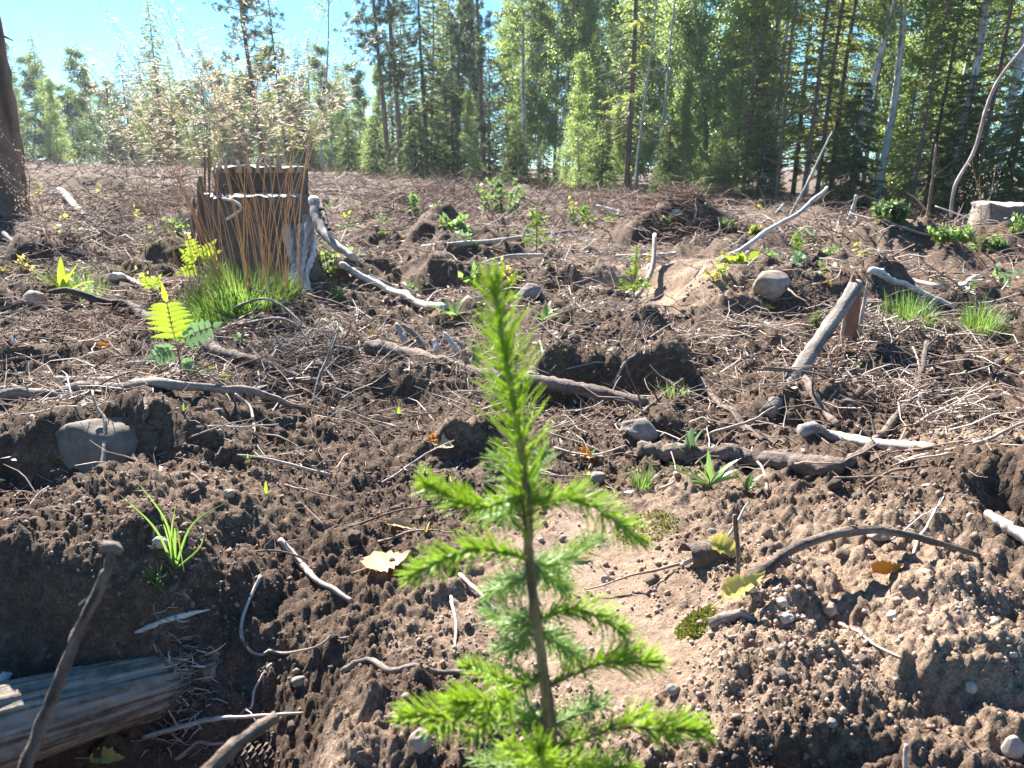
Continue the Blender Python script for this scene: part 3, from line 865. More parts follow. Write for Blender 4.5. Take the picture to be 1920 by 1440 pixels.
def px_points(pts, lift):
    """photo points -> world; (px,py) lies on the ground, (px,py,d) at distance d, (px,py,None) between its neighbours"""
    out = []
    for p in pts:
        if len(p) == 2: out.append(P(p[0], p[1], None, lift))
        elif p[2] is None: out.append(None)
        else: out.append(P(p[0], p[1], p[2]))
    for i, o in enumerate(out):
        if o is None:
            a = max(k for k in range(i) if len(pts[k]) == 2 or pts[k][2] is not None)
            b = min(k for k in range(i + 1, len(pts)) if len(pts[k]) == 2 or pts[k][2] is not None)
            da, db = out[a][1], out[b][1]
            out[i] = P(pts[i][0], pts[i][1], da + (db - da) * (i - a) / (b - a))
    return np.array(out)

def stick(name, label, pts, diam, mat, cat='stick', wob=0.08, sides=8, n=None, twigs=0, knots=True, group=None, parent=None, jit=0.1, tw_len=0.09, snap=0.35):
    """diam = (start, end) thickness in photo pixels"""
    d0, d1 = diam if isinstance(diam, tuple) else (diam, diam * 0.7)
    p_first = P(*pts[0][:2]) if len(pts[0]) == 2 or pts[0][2] is None else P(*pts[0])
    r0 = px2m(p_first, d0) / 2; 
    W = px_points(pts, r0 * 0.5)
    r1 = px2m(W[-1], d1) / 2
    L = np.sum(np.linalg.norm(np.diff(W, axis=0), axis=1))
    n = n or int(np.clip(L / 0.012, 10, 46))
    C = smooth(W, n)
    wv = rng.normal(size=(n, 3)); wv = (wv + np.roll(wv, 1, 0) + np.roll(wv, -1, 0)) / 3
    C = C + wv * (r0 * wob * 2)
    t = np.linspace(0, 1, n)
    rad = (r0 + (r1 - r0) * t) * (1 + 0.05 * rng.normal(size=n))
    if knots:
        for _ in range(max(2, n // 9)):
            rad[rng.integers(1, n - 1)] *= rng.uniform(1.08, 1.28)
    C[:, 2] = np.maximum(C[:, 2], height(C[:, 0], C[:, 1]) + rad * snap)
    for _ in range(3):
        C[1:-1, 2] = np.maximum((C[:-2, 2] + 2 * C[1:-1, 2] + C[2:, 2]) / 4, C[1:-1, 2] - rad[1:-1] * 0.3)
    org = C[0].copy()
    mb = MB(); mb.tube(C, rad, sides, jit=jit)
    ob = mb.build(name, mat, parent, origin=org if parent is None else None)
    if parent is None: tag(ob, label, cat, group)
    for i in range(twigs):
        k = rng.integers(2, n - 1)
        d = nrm(rng.normal(size=3) + np.array([0, 0, 0.5]) + (C[min(k + 1, n - 1)] - C[k]) * 20)
        ln = curve(C[k] - org, d, tw_len * rng.uniform(0.5, 1.4), 6, 0.18)
        tb = MB(); tb.tube(ln, np.linspace(min(r0 * 0.5, 0.004), 0.0008, 6), 5)
        tb.build('side_twig', mat, ob)
    return ob

def ribbon(mb, C, W, N, fold=0.15, v=0.5):
    C = np.asarray(C, float); n = len(C)
    T = nrm(np.gradient(C, axis=0)); N = nrm(np.broadcast_to(N, C.shape))
    S = nrm(np.cross(T, N)); Nn = np.cross(S, T)
    W = np.asarray(W)[:, None]
    V = np.stack([C + S * W / 2 + Nn * fold * W, C, C - S * W / 2 + Nn * fold * W], 1).reshape(-1, 3)
    i = np.arange(n - 1)[:, None] * 3
    F = np.concatenate([i + np.array([[0, 1, 4, 3]]), i + np.array([[1, 2, 5, 4]])])
    mb.add(V, F, v)
    return mb

def blade_curve(L, lean, az, bend, n=9, base=(0, 0, 0)):
    """grass-like curve leaving base upward, leaning by 'lean' and arching by 'bend' (radians)"""
    a = lean + bend * np.linspace(0, 1, n) ** 1.4
    st = L / (n - 1)
    h = np.concatenate([[0], np.cumsum(np.sin(a[:-1]) * st)]); z = np.concatenate([[0], np.cumsum(np.cos(a[:-1]) * st)])
    C = np.stack([h * math.cos(az), h * math.sin(az), z], -1) + np.array(base)
    N = np.stack([-np.cos(a) * math.cos(az), -np.cos(a) * math.sin(az), np.sin(a)], -1)
    return C, N

def leaf_w(kind, n, W):
    t = np.linspace(0, 1, n)
    if kind == 'grass': w = np.minimum(1, t * 6 + 0.45) * (1 - t ** 2.2) + 0.03
    elif kind == 'lance': w = np.sin(np.pi * t ** 0.8) ** 0.85 + 0.04
    else:
        w = np.clip(np.sin(np.pi * t ** 0.62), 0, 1) ** 0.8 * (1 - 0.25 * t) + 0.02
    if kind == 'serrate':
        w = w * (1 + 0.13 * np.where(np.arange(n) % 2, 1, -1))
    return w * W

def fallen_leaf(label, px, py, size_px, mat, rot, tilt=(0, 0), curl=0.5, aspect=0.62, lift=0.006, d=None, fold=None):
    p = P(px, py, d, lift if d is None else 0)
    L = px2m(p, size_px); n = 15
    t = np.linspace(0, 1, n)
    C = np.stack([(t - 0.5) * L, 0.05 * L * np.sin(t * 5), curl * L * 0.35 * (t - 0.5) ** 2 * 2 - 0.02 * L * np.sin(t * 9)], -1)
    C = C + rng.normal(size=C.shape) * L * np.array([0, 0.012, 0.016])
    mb = MB()
    ribbon(mb, C, leaf_w('serrate', n, L * aspect) * (1 + 0.06 * rng.normal(size=n)), (0, 0, 1), fold=fold if fold is not None else 0.16 + 0.18 * rng.random(), v=rng.random())
    pet = np.stack([np.linspace(-0.5, -0.85, 5) * L, np.zeros(5), 0.04 * L * np.linspace(0, 1, 5) ** 2 + C[0][2]], -1)
    ob = mb.build('fallen_leaf', mat)
    pb = MB(); pb.tube(pet, L * 0.013, 5); pb.build('leaf_stalk', mat, ob)
    ob.location = p; ob.rotation_euler = (R(tilt[0]), R(tilt[1]), R(rot))
    return tag(ob, label, 'leaf')

def broad_plant(name, label, px, py, leaves, mat, cat='plant', kind='lance', stem=None):
    """leaves: (length px, width px, lean deg, azimuth deg, bend deg); each leaf its own part"""
    b = P(px, py); o = empty(name, b + np.array([0, 0, 0.004]))
    for l, w, lean, az, bend in leaves:
        C, N = blade_curve(px2m(b, l), R(lean), R(az), R(bend), 10)
        mb = MB(); ribbon(mb, C, leaf_w(kind, 10, px2m(b, w)), N, 0.16, rng.random())
        mb.build('leaf', mat, o)
    return tag(o, label, cat)

def grass_tuft(name, label, px, py, n, len_px, width_mm, spread, mat, rad_px=8, bend=0.8, cat='grass', flat_=1.0):
    b = P(px, py); o = empty(name, b)
    L = px2m(b, len_px); r = px2m(b, rad_px)
    mb = MB()
    for i in range(n):
        a = rng.random() * 6.28; q = math.sqrt(rng.random()) * r
        x, y = q * math.cos(a), q * math.sin(a) * flat_
        z = G(b[0] + x, b[1] + y)[2] - b[2] if r > 0.03 else 0
        C, N = blade_curve(L * rng.uniform(0.4, 1.1), abs(rng.normal()) * spread, a + rng.normal() * 0.6, abs(rng.normal()) * bend, 6, (x, y, z))
        ribbon(mb, C, leaf_w('grass', 6, width_mm * 0.001 * rng.uniform(0.7, 1.2)), N, 0.1, rng.random())
    c = mb.build('blades', mat, o); tag(c, kind='stuff')
    return tag(o, label, cat)

def rock(name, label, px, py, w_px, h_px, mat, sink=0.35, cat='stone', seed=0, d=None, rot=0.0):
    p = P(px, py, d); w = px2m(p, w_px) / 2; h = px2m(p, h_px) / 2
    n, m = 26, 40
    th = np.linspace(0, np.pi, n)[:, None]; ph = np.linspace(0, 2 * np.pi, m, endpoint=False)[None]
    X = np.sin(th) * np.cos(ph); Y = np.sin(th) * np.sin(ph); Z = np.cos(th) * np.ones_like(ph)
    k = 1 + 0.17 * perlin(X * 1.3 + seed * 3.1, Y * 1.3 + Z, 30) + 0.11 * perlin(Y * 1.9 + seed, Z * 1.9 - X, 31) + 0.04 * perlin(X * 5 + Z * 4, Y * 5 - Z * 3 + seed, 32)
    k = np.minimum(k, 1.06 - 0.1 * (seed % 3) * np.maximum(X * 0.6 + Z * 0.5, 0))
    U = np.stack([X * k, Y * k, Z * k], -1).reshape(-1, 3)
    rq = np.random.default_rng(seed + 100)
    for _ in range(11 if w_px > 40 else 4):
        nn_ = nrm(rq.normal(size=3)); of = rq.uniform(0.62, 0.92)
        ex = np.maximum(U @ nn_ - of, 0); U = U - ex[:, None] * nn_ * 0.9
    U = U * (1 + 0.025 * perlin(U[:, 0] * 9 + seed, U[:, 1] * 9 + U[:, 2] * 7, 33))[:, None]
    V = U * np.array([w, w * 0.85, h]) * 1.12
    i = np.arange(n - 1)[:, None] * m; j = np.arange(m)[None]; j2 = (j + 1) % m
    F = np.stack([i + j, i + m + j, i + m + j2, i + j2], -1).reshape(-1, 4)
    mb = MB(); mb.add(V, F)
    ob = mb.build(name, mat); ob.location = p + np.array([0, w * 0.3, h * (1 - 2 * sink)]); ob.rotation_euler = (0, 0, rot)
    return tag(ob, label, cat)

# ------------------------------------------------------------------ the seedling in front
def needles_on(mb, C, dens, length, up=0.0, part=0.0, cone=(0.7, 1.0), v=(0, 1), rad=0.0006, tip_burst=0):
    """needles along a shoot; up = bias towards the sky, part = needles combed sideways"""
    seg = np.linalg.norm(np.diff(C, axis=0), axis=1); s = np.concatenate([[0], np.cumsum(seg)]); L = s[-1]
    N = int(dens * L)
    u = np.sort(rng.random(N)) * L
    p = np.stack([np.interp(u, s, C[:, k]) for k in range(3)], -1)
    T = nrm(np.gradient(C, axis=0)); t = nrm(np.stack([np.interp(u, s, T[:, k]) for k in range(3)], -1))
    rnd = nrm(np.cross(t, rng.normal(size=(N, 3))))
    if part:
        sd = nrm(np.cross(t, np.array([0, 0, 1.0]))) * rng.choice([-1, 1], N)[:, None]
        rnd = nrm(rnd * (1 - part) + sd * part + np.array([0, 0, up]))
    a = rng.uniform(cone[0], cone[1], N)[:, None]
    d = t * np.cos(a) + rnd * np.sin(a)
    ln = length * rng.uniform(0.75, 1.1, N) * np.clip(0.75 + 0.5 * np.sin(np.pi * np.clip(u / L, 0, 1)), 0.6, 1.2)
    mb.twigs(p, d, ln, rad * rng.uniform(0.8, 1.15, N), rng.uniform(v[0], v[1], N), bend=0.06, segs=2)
    if tip_burst:
        tb = C[-1][None] + rng.normal(size=(tip_burst, 3)) * 0.0008
        d = t[-1][None] + rng.normal(size=(tip_burst, 3)) * 0.38
        mb.twigs(tb, d, length * rng.uniform(0.5, 0.85, tip_burst), rad, rng.uniform(0.5, 1, tip_burst), bend=0.05, segs=2)

def hero_seedling():
    D = 0.38
    stem_px = [(929, 552), (941, 630), (960, 740), (979, 860), (989, 960), (992, 1050), (1004, 1150), (1019, 1260), (1030, 1345), (1036, 1440)]
    W = [P(x, y, D) for x, y in stem_px]
    base = G(W[-1][0] + 0.002, D)
    pts = W + [base * 0.4 + W[-1] * 0.6, base - np.array([0, 0, 0.02])]
    C = smooth(pts, 60)
    root = empty('spruce_seedling', base)
    org = np.array(base)
    tag(root, 'bright green spruce seedling standing tall and blurred in the foreground', 'seedling')
    st = MB(); st.tube(C[14:] - org, np.linspace(0.0021, 0.0042, 46) * (1 + 0.06 * rng.normal(size=46)), 10, jit=0.14); stem = st.build('stem', M['seed_stem'], root)
    # leading shoot
    lead = C[:26][::-1]
    lb = MB(); lb.tube(lead - org, np.linspace(0.0022, 0.0013, 26), 7); ls = lb.build('leading_shoot', M['shoot_green'], root)
    nb = MB()
    needles_on(nb, lead - org, 2000, 0.0215, cone=(0.5, 0.95), v=(0.15, 1), rad=0.00066, tip_burst=34)
    nd = nb.build('needles', M['seed_needle'], ls); tag(nd, kind='stuff')
    for i in range(7):  # yellow-green beads added for the bright highlight spots along the shoot
        q = lead[3 + 3 * i] - org + rng.normal(size=3) * 0.0015
        bb = MB(); bb.tube(np.array([q, q + [0, 0, 0.0015], q + [0.0004, 0, 0.004]]), [0.0011, 0.0016, 0.0004], 6, v=0.9); bb.build('highlight_bead', M['leaf_lime'], ls)
    # side shoots: start px, tip px, depth change of the tip, sag, old fraction, young?
    B = [((976, 928), (806, 912), -0.03, 0.015, 1), ((986, 945), (1196, 1010), -0.005, -0.02, 1), ((982, 925), (935, 862), 0.03, 0, 0),
         ((984, 930), (1018, 852), 0.035, 0, 0), ((980, 935), (905, 955), 0.09, 0.01, 0),
         ((990, 1046), (778, 1076), -0.035, -0.016, 1), ((992, 1062), (1120, 1012), 0.07, 0.01, 0), ((994, 1060), (1060, 1100), 0.10, 0.0, 0),
         ((998, 1080), (915, 1110), 0.09, 0.0, 0),
         ((1008, 1160), (1160, 1180), -0.005, -0.015, 1), ((1004, 1150), (915, 1150), 0.06, 0.01, 0), ((1006, 1165), (940, 1215), 0.06, 0.01, 0), ((1010, 1180), (1085, 1235), 0.08, 0.0, 0),
         ((1022, 1290), (1216, 1242), -0.02, -0.012, 2), ((1018, 1262), (862, 1318), -0.045, 0.012, 2), ((1020, 1275), (880, 1250), 0.045, 0.01, 1),
         ((1030, 1375), (768, 1342), -0.03, -0.012, 2), ((1034, 1405), (1306, 1372), -0.03, -0.015, 2), ((1030, 1350), (930, 1340), 0.06, 0.0, 0),
         ((1032, 1360), (1130, 1320), 0.06, 0.0, 0), ((1034, 1420), (1008, 1405), -0.10, 0.012, 2), ((1036, 1430), (1180, 1440), 0.03, 0.0, 1), ((1036, 1440), (900, 1430), 0.04, 0.0, 0),
         ((1036, 1450), (1120, 1500), -0.06, 0, 1), ((1036, 1470), (860, 1510), -0.04, 0, 1), ((1036, 1470), (1240, 1500), 0.02, 0, 1)]
    for s, e, dd, sag, age in B:
        a = P(s[0], s[1], D); b = P(e[0], e[1], D + dd * 0.8)
        m = (a + b) / 2 + np.array([0, 0, -sag * 0.6])
        line = smooth(np.array([a, m, b]), 14) - org
        wb = MB(); wb.tube(line, np.linspace(0.0015, 0.0008, 14), 6); br = wb.build('branch', M['seed_stem'] if age != 1 else M['shoot_green'], root)
        nb = MB()
        L = np.linalg.norm(b - a)
        if age == 2:      # older inner half, bright new tip
            needles_on(nb, line[:8], 1300, 0.0125, up=0.5, part=0.25, cone=(0.8, 1.2), v=(0, 0.35))
            needles_on(nb, line[7:], 2700, 0.0158, up=0.35, part=0.25, cone=(0.55, 0.95), v=(0.5, 1), tip_burst=24)
            mt = M['seed_needle']
        elif age == 1:
            needles_on(nb, line, 2600, 0.0136, up=0.35, part=0.25, cone=(0.65, 1.05), v=(0.2, 1), tip_burst=24)
            mt = M['seed_needle']
        else:
            needles_on(nb, line, 2200, 0.0132, up=0.3, part=0.2, cone=(0.65, 1.15), v=(0, 1), tip_burst=10)
            mt = M['seed_needle_old']
        nd = nb.build('needles', mt, br); tag(nd, kind='stuff')
        if age == 2:      # side twigs
            for q in (5, 8):
                d = nrm(line[-1] - line[0]); sd = np.cross(d, [0, 0, 1.0]) * random.choice([-1, 1])
                ln2 = curve(line[q], d * 0.8 + sd * 0.6, L * 0.28, 7, 0.05)
                tb = MB(); tb.tube(ln2, np.linspace(0.001, 0.0006, 7), 5); tb.build('side_twig', M['seed_stem'], br)
                nb = MB(); needles_on(nb, ln2, 1800, 0.0125, up=0.35, cone=(0.6, 1.0), v=(0.3, 1), tip_burst=10)
                tag(nb.build('needles', M['seed_needle'], br), kind='stuff')
hero_seedling()

def small_seedling(label, px, py, h_px, lean=0.0, d=None, mat='seed_needle'):
    b = P(px, py, d); H = px2m(b, h_px)
    root = empty('spruce_seedling', b); tag(root, label, 'seedling', 'planted spruce seedlings')
    line = np.stack([np.linspace(0, lean * H, 10), np.zeros(10), np.linspace(-0.02, H, 10)], -1)
    mb = MB(); mb.tube(line, np.linspace(0.004, 0.0015, 10), 6); mb.build('stem', M['seed_stem'], root)
    nb = MB(); needles_on(nb, line[4:], 900, 0.02, cone=(0.5, 0.9), rad=0.0013, tip_burst=14)
    for k in range(14):
        z = rng.uniform(0.12, 0.72); a = rng.random() * 6.28; L = H * 0.36 * (1.05 - z)
        p = np.array([lean * H * z, 0, H * z])
        ln = curve(p, (math.cos(a), math.sin(a), 0.35), L, 7, 0.07)
        bb = MB(); bb.tube(ln, 0.0015, 5); br = bb.build('branch', M['seed_stem'], root)
        n2 = MB(); needles_on(n2, ln, 800, 0.018, up=0.3, cone=(0.6, 1.0), rad=0.0013, tip_burst=8); tag(n2.build('needles', M[mat], br), kind='stuff')
    tag(nb.build('needles', M[mat], root), kind='stuff')
small_seedling('small planted spruce seedling on the pale soil mound behind the big one', 1188, 560, 92, 0.02)
small_seedling('distant slim spruce seedling just above the tip of the big one', 1006, 480, 88, 0.0)
small_seedling('short spruce seedling beside the pale leaning pole', 1492, 478, 44, 0.0)
small_seedling('tiny distant seedling beside the leafy bush', 1100, 428, 45, 0.0)
small_seedling('tiny seedling in the shade of the leaning broken stick', 1530, 612, 24, 0.0, mat='seed_needle_old')

# ------------------------------------------------------------------ stumps and trunks
def arc_block(root, name, org, Rr, z0, z1, a0, a1, seed, bark, cutmat, flare=0.35, topn=0.006, back=0.0):
    """part of a stump between angles a0..a1 from ground to z1; chord side closes it"""
    full = abs(a1 - a0 - 2 * np.pi) < 1e-6
    na = 44 if full else 28
    ang = np.linspace(a0, a1, na, endpoint=not full)
    zs = np.concatenate([np.linspace(0, 0.3, 9), np.linspace(0.3, 1, 8)[1:]])
    rings = []
    for s in zs:
        z = z0 + (z1 - z0) * s
        fl = 1 + flare * np.exp(-(z - z0) / 0.10) * (0.45 + 0.55 * np.cos(ang * 5 + seed) ** 2)
        r = Rr * fl * (1 + 0.07 * perlin(np.cos(ang) * 2 + seed, np.sin(ang) * 2, 40) + 0.03 * np.cos(ang * 23 + 3 * perlin(ang * 2, ang * 0 + z * 4, 42)) + 0.03 * perlin(ang * 6, np.full(na, z * 9), 41))
        ring = np.stack([np.cos(ang) * r, np.sin(ang) * r, np.full(na, z)], -1)
        if not full:
            m = 10; t = np.linspace(0, 1, m + 2)[1:-1, None]
            ch = ring[-1] * (1 - t) + ring[0] * t
            ch[:, 1] += 0.006 * rng.normal(size=m) + back
            ring = np.vstack([ring, ch])
        rings.append(ring)
    rings[-1][:, 2] += topn * rng.normal(size=len(rings[-1]))
    rings[-1][:, :2] *= (1 + 0.03 * rng.normal(size=(len(rings[-1]), 1)))
    m = len(rings[0]); V = np.concatenate(rings)
    i = np.arange(len(zs) - 1)[:, None] * m; j = np.arange(m)[None]; j2 = (j + 1) % m
    F = np.stack([i + j, i + j2, i + m + j2, i + m + j], -1).reshape(-1, 4)
    mb = MB(); mb.add(V, F); ob = mb.build(name, bark, root)
    # sawn top with a raised rough rim
    top = rings[-1]; c = top.mean(0); cb = MB()
    lv = [c + (top - c) * f + np.array([0, 0, 0.004 + h]) for f, h in ((0.0, 0), (0.5, 0.002), (0.93, 0.0), (1.0, -0.003))]
    V = np.concatenate(lv); F = []
    i = np.arange(3)[:, None] * m
    F = np.stack([i + j, i + j2, i + m + j2, i + m + j], -1).reshape(-1, 4)[:, ::-1]
    cb.add(V, F); cb.build('cut_face', cutmat, ob)
    return ob

def left_stump():
    g = P(500, 522); d = g[1] + 0.27
    c = P(490, 400, d); org = np.array([c[0], d, g[2] - 0.04])
    root = empty('tree_stump', org); tag(root, 'big dark weathered stump with a stepped top behind the grass tussock', 'stump')
    Rr = px2m(c, 92)
    zl = P(500, 368, d - 0.15)[2] - org[2]; zh = P(500, 315, d + 0.1)[2] - org[2]
    arc_block(root, 'lower_block', org, Rr, 0, zl, np.pi, 2 * np.pi, 1, M['stump_bark'], M['cut_wood'])
    arc_block(root, 'upper_block', org, Rr * 0.95, 0, zh, 0.02, np.pi - 0.02, 2, M['stump_bark'], M['cut_wood'], back=0.012)
    def loc(px, py, dd): return P(px, py, dd) - org
    # standing slabs of split wood on the left side
    for x0, yt, w, dd in ((375, 330, 16, -0.05), (392, 240, 7, 0.02), (384, 268, 6, 0.05), (405, 318, 14, -0.12), (422, 345, 12, -0.16), (362, 372, 10, 0.0), (412, 290, 5, 0.1)):
        ln = smooth(np.array([loc(x0 + random.uniform(-3, 3), 512, d + dd), loc(x0, (512 + yt) / 2, d + dd), loc(x0 + random.uniform(-4, 4), yt, d + dd)]), 14)
        sb = MB(); sb.tube(ln, np.linspace(px2m(c, w) / 2, px2m(c, w) / 4, 14) * (1 + 0.15 * rng.normal(size=14)), 6, jit=0.25)
        sb.build('split_slab', M['stump_bark'], root)
    for pts, r0, r1, mt in (([(588, 372), (598, 420), (622, 455), (662, 482)], 10, 6, 'weathered'), ([(580, 410), (570, 455), (562, 500), (566, 540)], 11, 7, 'weathered'), ([(566, 425), (562, 470), (553, 505), (552, 535)], 8, 6, 'white_wood'), ([(586, 440), (584, 480), (572, 515), (580, 545)], 7, 5, 'white_wood'),
                            ([(540, 430), (548, 470), (556, 505), (545, 530)], 12, 8, 'weathered'), ([(600, 380), (606, 400), (618, 432)], 5, 3, 'bark_dark')):
        ln = np.array([loc(x, y, d - 0.16 - 0.12 * i) for i, (x, y) in enumerate(pts)])
        rb = MB(); rb.tube(smooth(ln, 22) + rng.normal(size=(22, 3)) * 0.0025, np.linspace(px2m(c, r0), px2m(c, r1), 22) * (1 + 0.04 * rng.normal(size=22)), 12, jit=0.08); rb.build('root', M[mt], root)
    for i in range(16):
        x = rng.uniform(-0.85, 0.85) * Rr; hgt = rng.uniform(0.02, 0.09)
        q = np.array([x, -0.01 + rng.normal() * 0.012, zh - 0.02])
        sb = MB(); sb.tube(np.array([q, q + [rng.normal() * 0.004, 0, hgt * 0.5], q + [rng.normal() * 0.012, rng.normal() * 0.008, hgt]]), [0.011, 0.007, 0.001], 5, jit=0.3); sb.build('torn_splinter', M['weathered'], root)
    # loose curled strip over the step
    ln = np.array([loc(417, 372, d - 0.3), loc(440, 378, d - 0.33), loc(452, 392, d - 0.34), loc(425, 412, d - 0.34)])
    rb = MB(); rb.tube(smooth(ln, 14), 0.006, 6); rb.build('wood_strip', M['white_wood'], root)
left_stump()

def right_stump():
    g = P(1860, 440); org = np.array([g[0], g[1] + 0.4, g[2] - 0.06])
    c = P(1885, 420, org[1]); org[0] = c[0] + 0.05
    root = empty('tree_stump', org); tag(root, 'wide flat stump cut by the right border of the picture', 'stump')
    zt = P(1880, 386, org[1] - 0.2)[2] - org[2]
    arc_block(root, 'stump_wood', org, px2m(c, 66), 0, zt, 0.0, 2 * np.pi, 4, M['bark_grey'], M['cut_wood'], flare=0.25)
right_stump()

def left_trunk():
    g = P(22, 405); org = np.array([g[0] - 0.12, g[1] + 0.2, g[2] - 0.1])
    root = empty('pine_tree', org); tag(root, 'thick brown trunk cut off by the left border of the picture', 'tree')
    px = lambda x, y: P(x, y, org[1]) - org
    ln = smooth(np.array([px(-8, 420), px(-12, 380), px(-18, 320), px(-34, 200), px(-58, 60), px(-90, -160), px(-120, -500)]), 30)
    k = px2m(org, 1)
    t = np.linspace(0, 1, 30)
    rad = k * (60 + 24 * np.exp(-t / 0.03) - 14 * t)
    mb = MB(); mb.tube(ln, rad, 26, jit=0.05); mb.build('trunk', M['pine_bark'], root)
    for i in range(16):
        q = rng.integers(25, 30)
        b = curve(ln[q], (-1.2 + 0.3 * rng.normal(), rng.normal() * 0.6, 0.5), 1.3, 9, 0.12)
        bb = MB(); bb.tube(b, np.linspace(0.03, 0.006, 9), 6); br = bb.build('limb', M['pine_bark'], root)
        cb = MB(); B_ = b[rng.integers(4, 9, 500)] + rng.normal(size=(500, 3)) * 0.16
        cb.cards(B_, rng.normal(size=(500, 3)) + [0, 0, .5], 0.11, 0.014, rng.random(500)); tag(cb.build('needle_tufts', M['pine_needle'], br, smooth=False), kind='stuff')
    b = smooth(np.array([px(-50, 62), px(0, 66), px(24, 76)]), 9)
    bb = MB(); bb.tube(b, np.linspace(0.02, 0.006, 9), 6); bb.build('limb', M['pine_bark'], root)
left_trunk()

# ------------------------------------------------------------------ logs, branches and sticks that stand out
def rot_log():
    """rotten grey log lying in the hollow at the lower left"""
    a, b = P(-120, 1380), P(405, 1215)
    a = a + [0, 0, -0.012]; b = b + [0, 0.02, -0.045]
    r0 = px2m(a, 88); r1 = px2m(b, 50)
    n, m = 90, 90
    t = np.linspace(0, 1, n); C = a + (b - a) * t[:, None]
    T = nrm(b - a); S = nrm(np.cross(T, [0, 0, 1.0])); U = np.cross(S, T)
    ph = np.linspace(0, 2 * np.pi, m, endpoint=False)
    r = (r0 + (r1 - r0) * t)[:, None] * (1 + 0.07 * perlin(ph[None] * 3.2 + 0 * t[:, None], t[:, None] * 2.0 + 0 * ph[None], 50) + 0.07 * perlin(ph[None] * 11 + 0 * t[:, None], t[:, None] * 3 + 0 * ph[None], 51) + 0.04 * perlin(ph[None] * 26, t[:, None] * 5 + 0 * ph[None], 52))
    r[-1] *= 0.7
    V = C[:, None] + r[..., None] * (np.cos(ph)[None, :, None] * S + np.sin(ph)[None, :, None] * U)
    V[-1] += T * 0.008 * rng.normal(size=(m, 1))
    V = np.vstack([V.reshape(-1, 3), [C[-1] - T * 0.02], [C[0]]])
    i = np.arange(n - 1)[:, None] * m; j = np.arange(m)[None]; j2 = (j + 1) % m
    F = np.stack([i + j, i + j2, i + m + j2, i + m + j], -1).reshape(-1, 4)
    vv = np.clip(0.5 + 0.9 * perlin(ph[None] * 14 + 0 * t[:, None], t[:, None] * 2.2 + 0 * ph[None], 53) + 0.5 * perlin(ph[None] * 40 + 0 * t[:, None], t[:, None] * 4 + 0 * ph[None], 54), 0, 1).ravel()
    mb = MB(); mb.add(V, F, np.concatenate([vv, [0.5, 0.5]]))
    jj = np.arange(m); e = (n - 1) * m
    mb.T.append(np.stack([np.full(m, n * m), e + (jj + 1) % m, e + jj], -1)[:, ::-1]); mb.T.append(np.stack([np.full(m, n * m + 1), jj, (jj + 1) % m], -1)[:, ::-1])
    ob = mb.build('rotten_log', M['old_log'], origin=a)
    tag(ob, 'rotten grey log lying in the shaded hollow at the lower left', 'log')
    for x0, y0, x1, y1, w in ((255, 1200, 395, 1160, 12), (-5, 1305, 26, 1280, 22), (-10, 1330, 30, 1318, 14)):
        s0, s1 = P(x0, y0, None, 0.012) - a, P(x1, y1, None, 0.015) - a
        sb = MB(); sb.tube(smooth(np.array([s0, (s0 + s1) / 2 + [0, 0, 0.004], s1]), 12), px2m(a, w) / 2 * np.array([0.4, .8, 1, 1, 1.1, 1, .9, 1, .8, .7, .5, .2]), 6, jit=0.3); sb.build('wood_splinter', M['white_wood'], ob)
rot_log()

S = stick
S('leaning_stick', 'thick straight grey stick leaning upright with a broken top, right of the middle', [(1438, 782), (1525, 655, None), (1606, 535, P(1606, 620)[1] * 0.95)], (30, 25), M['bark_grey'], n=40, sides=18, wob=0.03, jit=0.03, knots=False, snap=-50)
lean_top = P(1606, 535, P(1606, 620)[1] * 0.95)
sp = empty('broken_stub', P(1590, 640)); tag(sp, 'reddish splintered stub standing right behind the top of the leaning stick', 'stub')
for x0, x1, w, mt in ((1588, 1600, 26, 'red_wood'), (1598, 1612, 14, 'red_wood'), (1580, 1590, 10, 'weathered'), (1608, 1626, 8, 'weathered'), (1594, 1604, 9, 'bark_dark')):
    o_ = np.array(sp.location); dd = o_[1] + random.uniform(-0.03, 0.05)
    ln = smooth(np.array([P(x0, 650, dd), P((x0 + x1) / 2, 590, dd), P(x1, 525 + random.uniform(-12, 16), dd)]) - o_, 10)
    mb = MB(); mb.tube(ln, px2m(o_, w) / 2 * np.array([1.1, 1, 1, .9, 1, .9, .8, .7, .5, .2]), 7, jit=0.22); mb.build('splinter', M[mt], sp)
S('broken_log', 'pale barkless piece of wood lying beside the foot of the leaning stick', [(1502, 815), (1560, 826), (1640, 838), (1752, 848)], (26, 18), M['weathered'], 'log', n=34, sides=14, jit=0.06, wob=0.04, twigs=2, tw_len=0.05, knots=False)
S('scaly_log', 'dark scaly half-buried log behind the broad-leaved plants', [(1195, 852), (1300, 862), (1420, 872), (1580, 890)], (34, 40), M['bark_brown'], 'log', n=60, sides=18, jit=0.2, wob=0.05, knots=False)
S('arched_branch', 'brown arched branch lying over the crumbly soil at the lower right', [(1398, 1100), (1440, 1062, None), (1500, 1022, None), (1620, 993, None), (1720, 1008, None), (1832, 1048)], (26, 10), M['bark_brown'], n=46, sides=10, twigs=3, tw_len=0.03)
S('long_branch', 'long thin grey branch lying across the bank above the big stone', [(-30, 762), (60, 748), (180, 737), (300, 725), (400, 730, None), (475, 733, None), (530, 755, None), (574, 776)], (20, 9), M['bark_grey'], n=60, twigs=4, tw_len=0.07, snap=1.3)
S('black_branch', 'black curved branch running down from the broad-leaved plant at the left', [(92, 548, P(140, 585)[1]), (130, 545, None), (190, 565, None), (250, 592), (300, 618)], (8, 26), M['bark_dark'], n=36, snap=1.0)
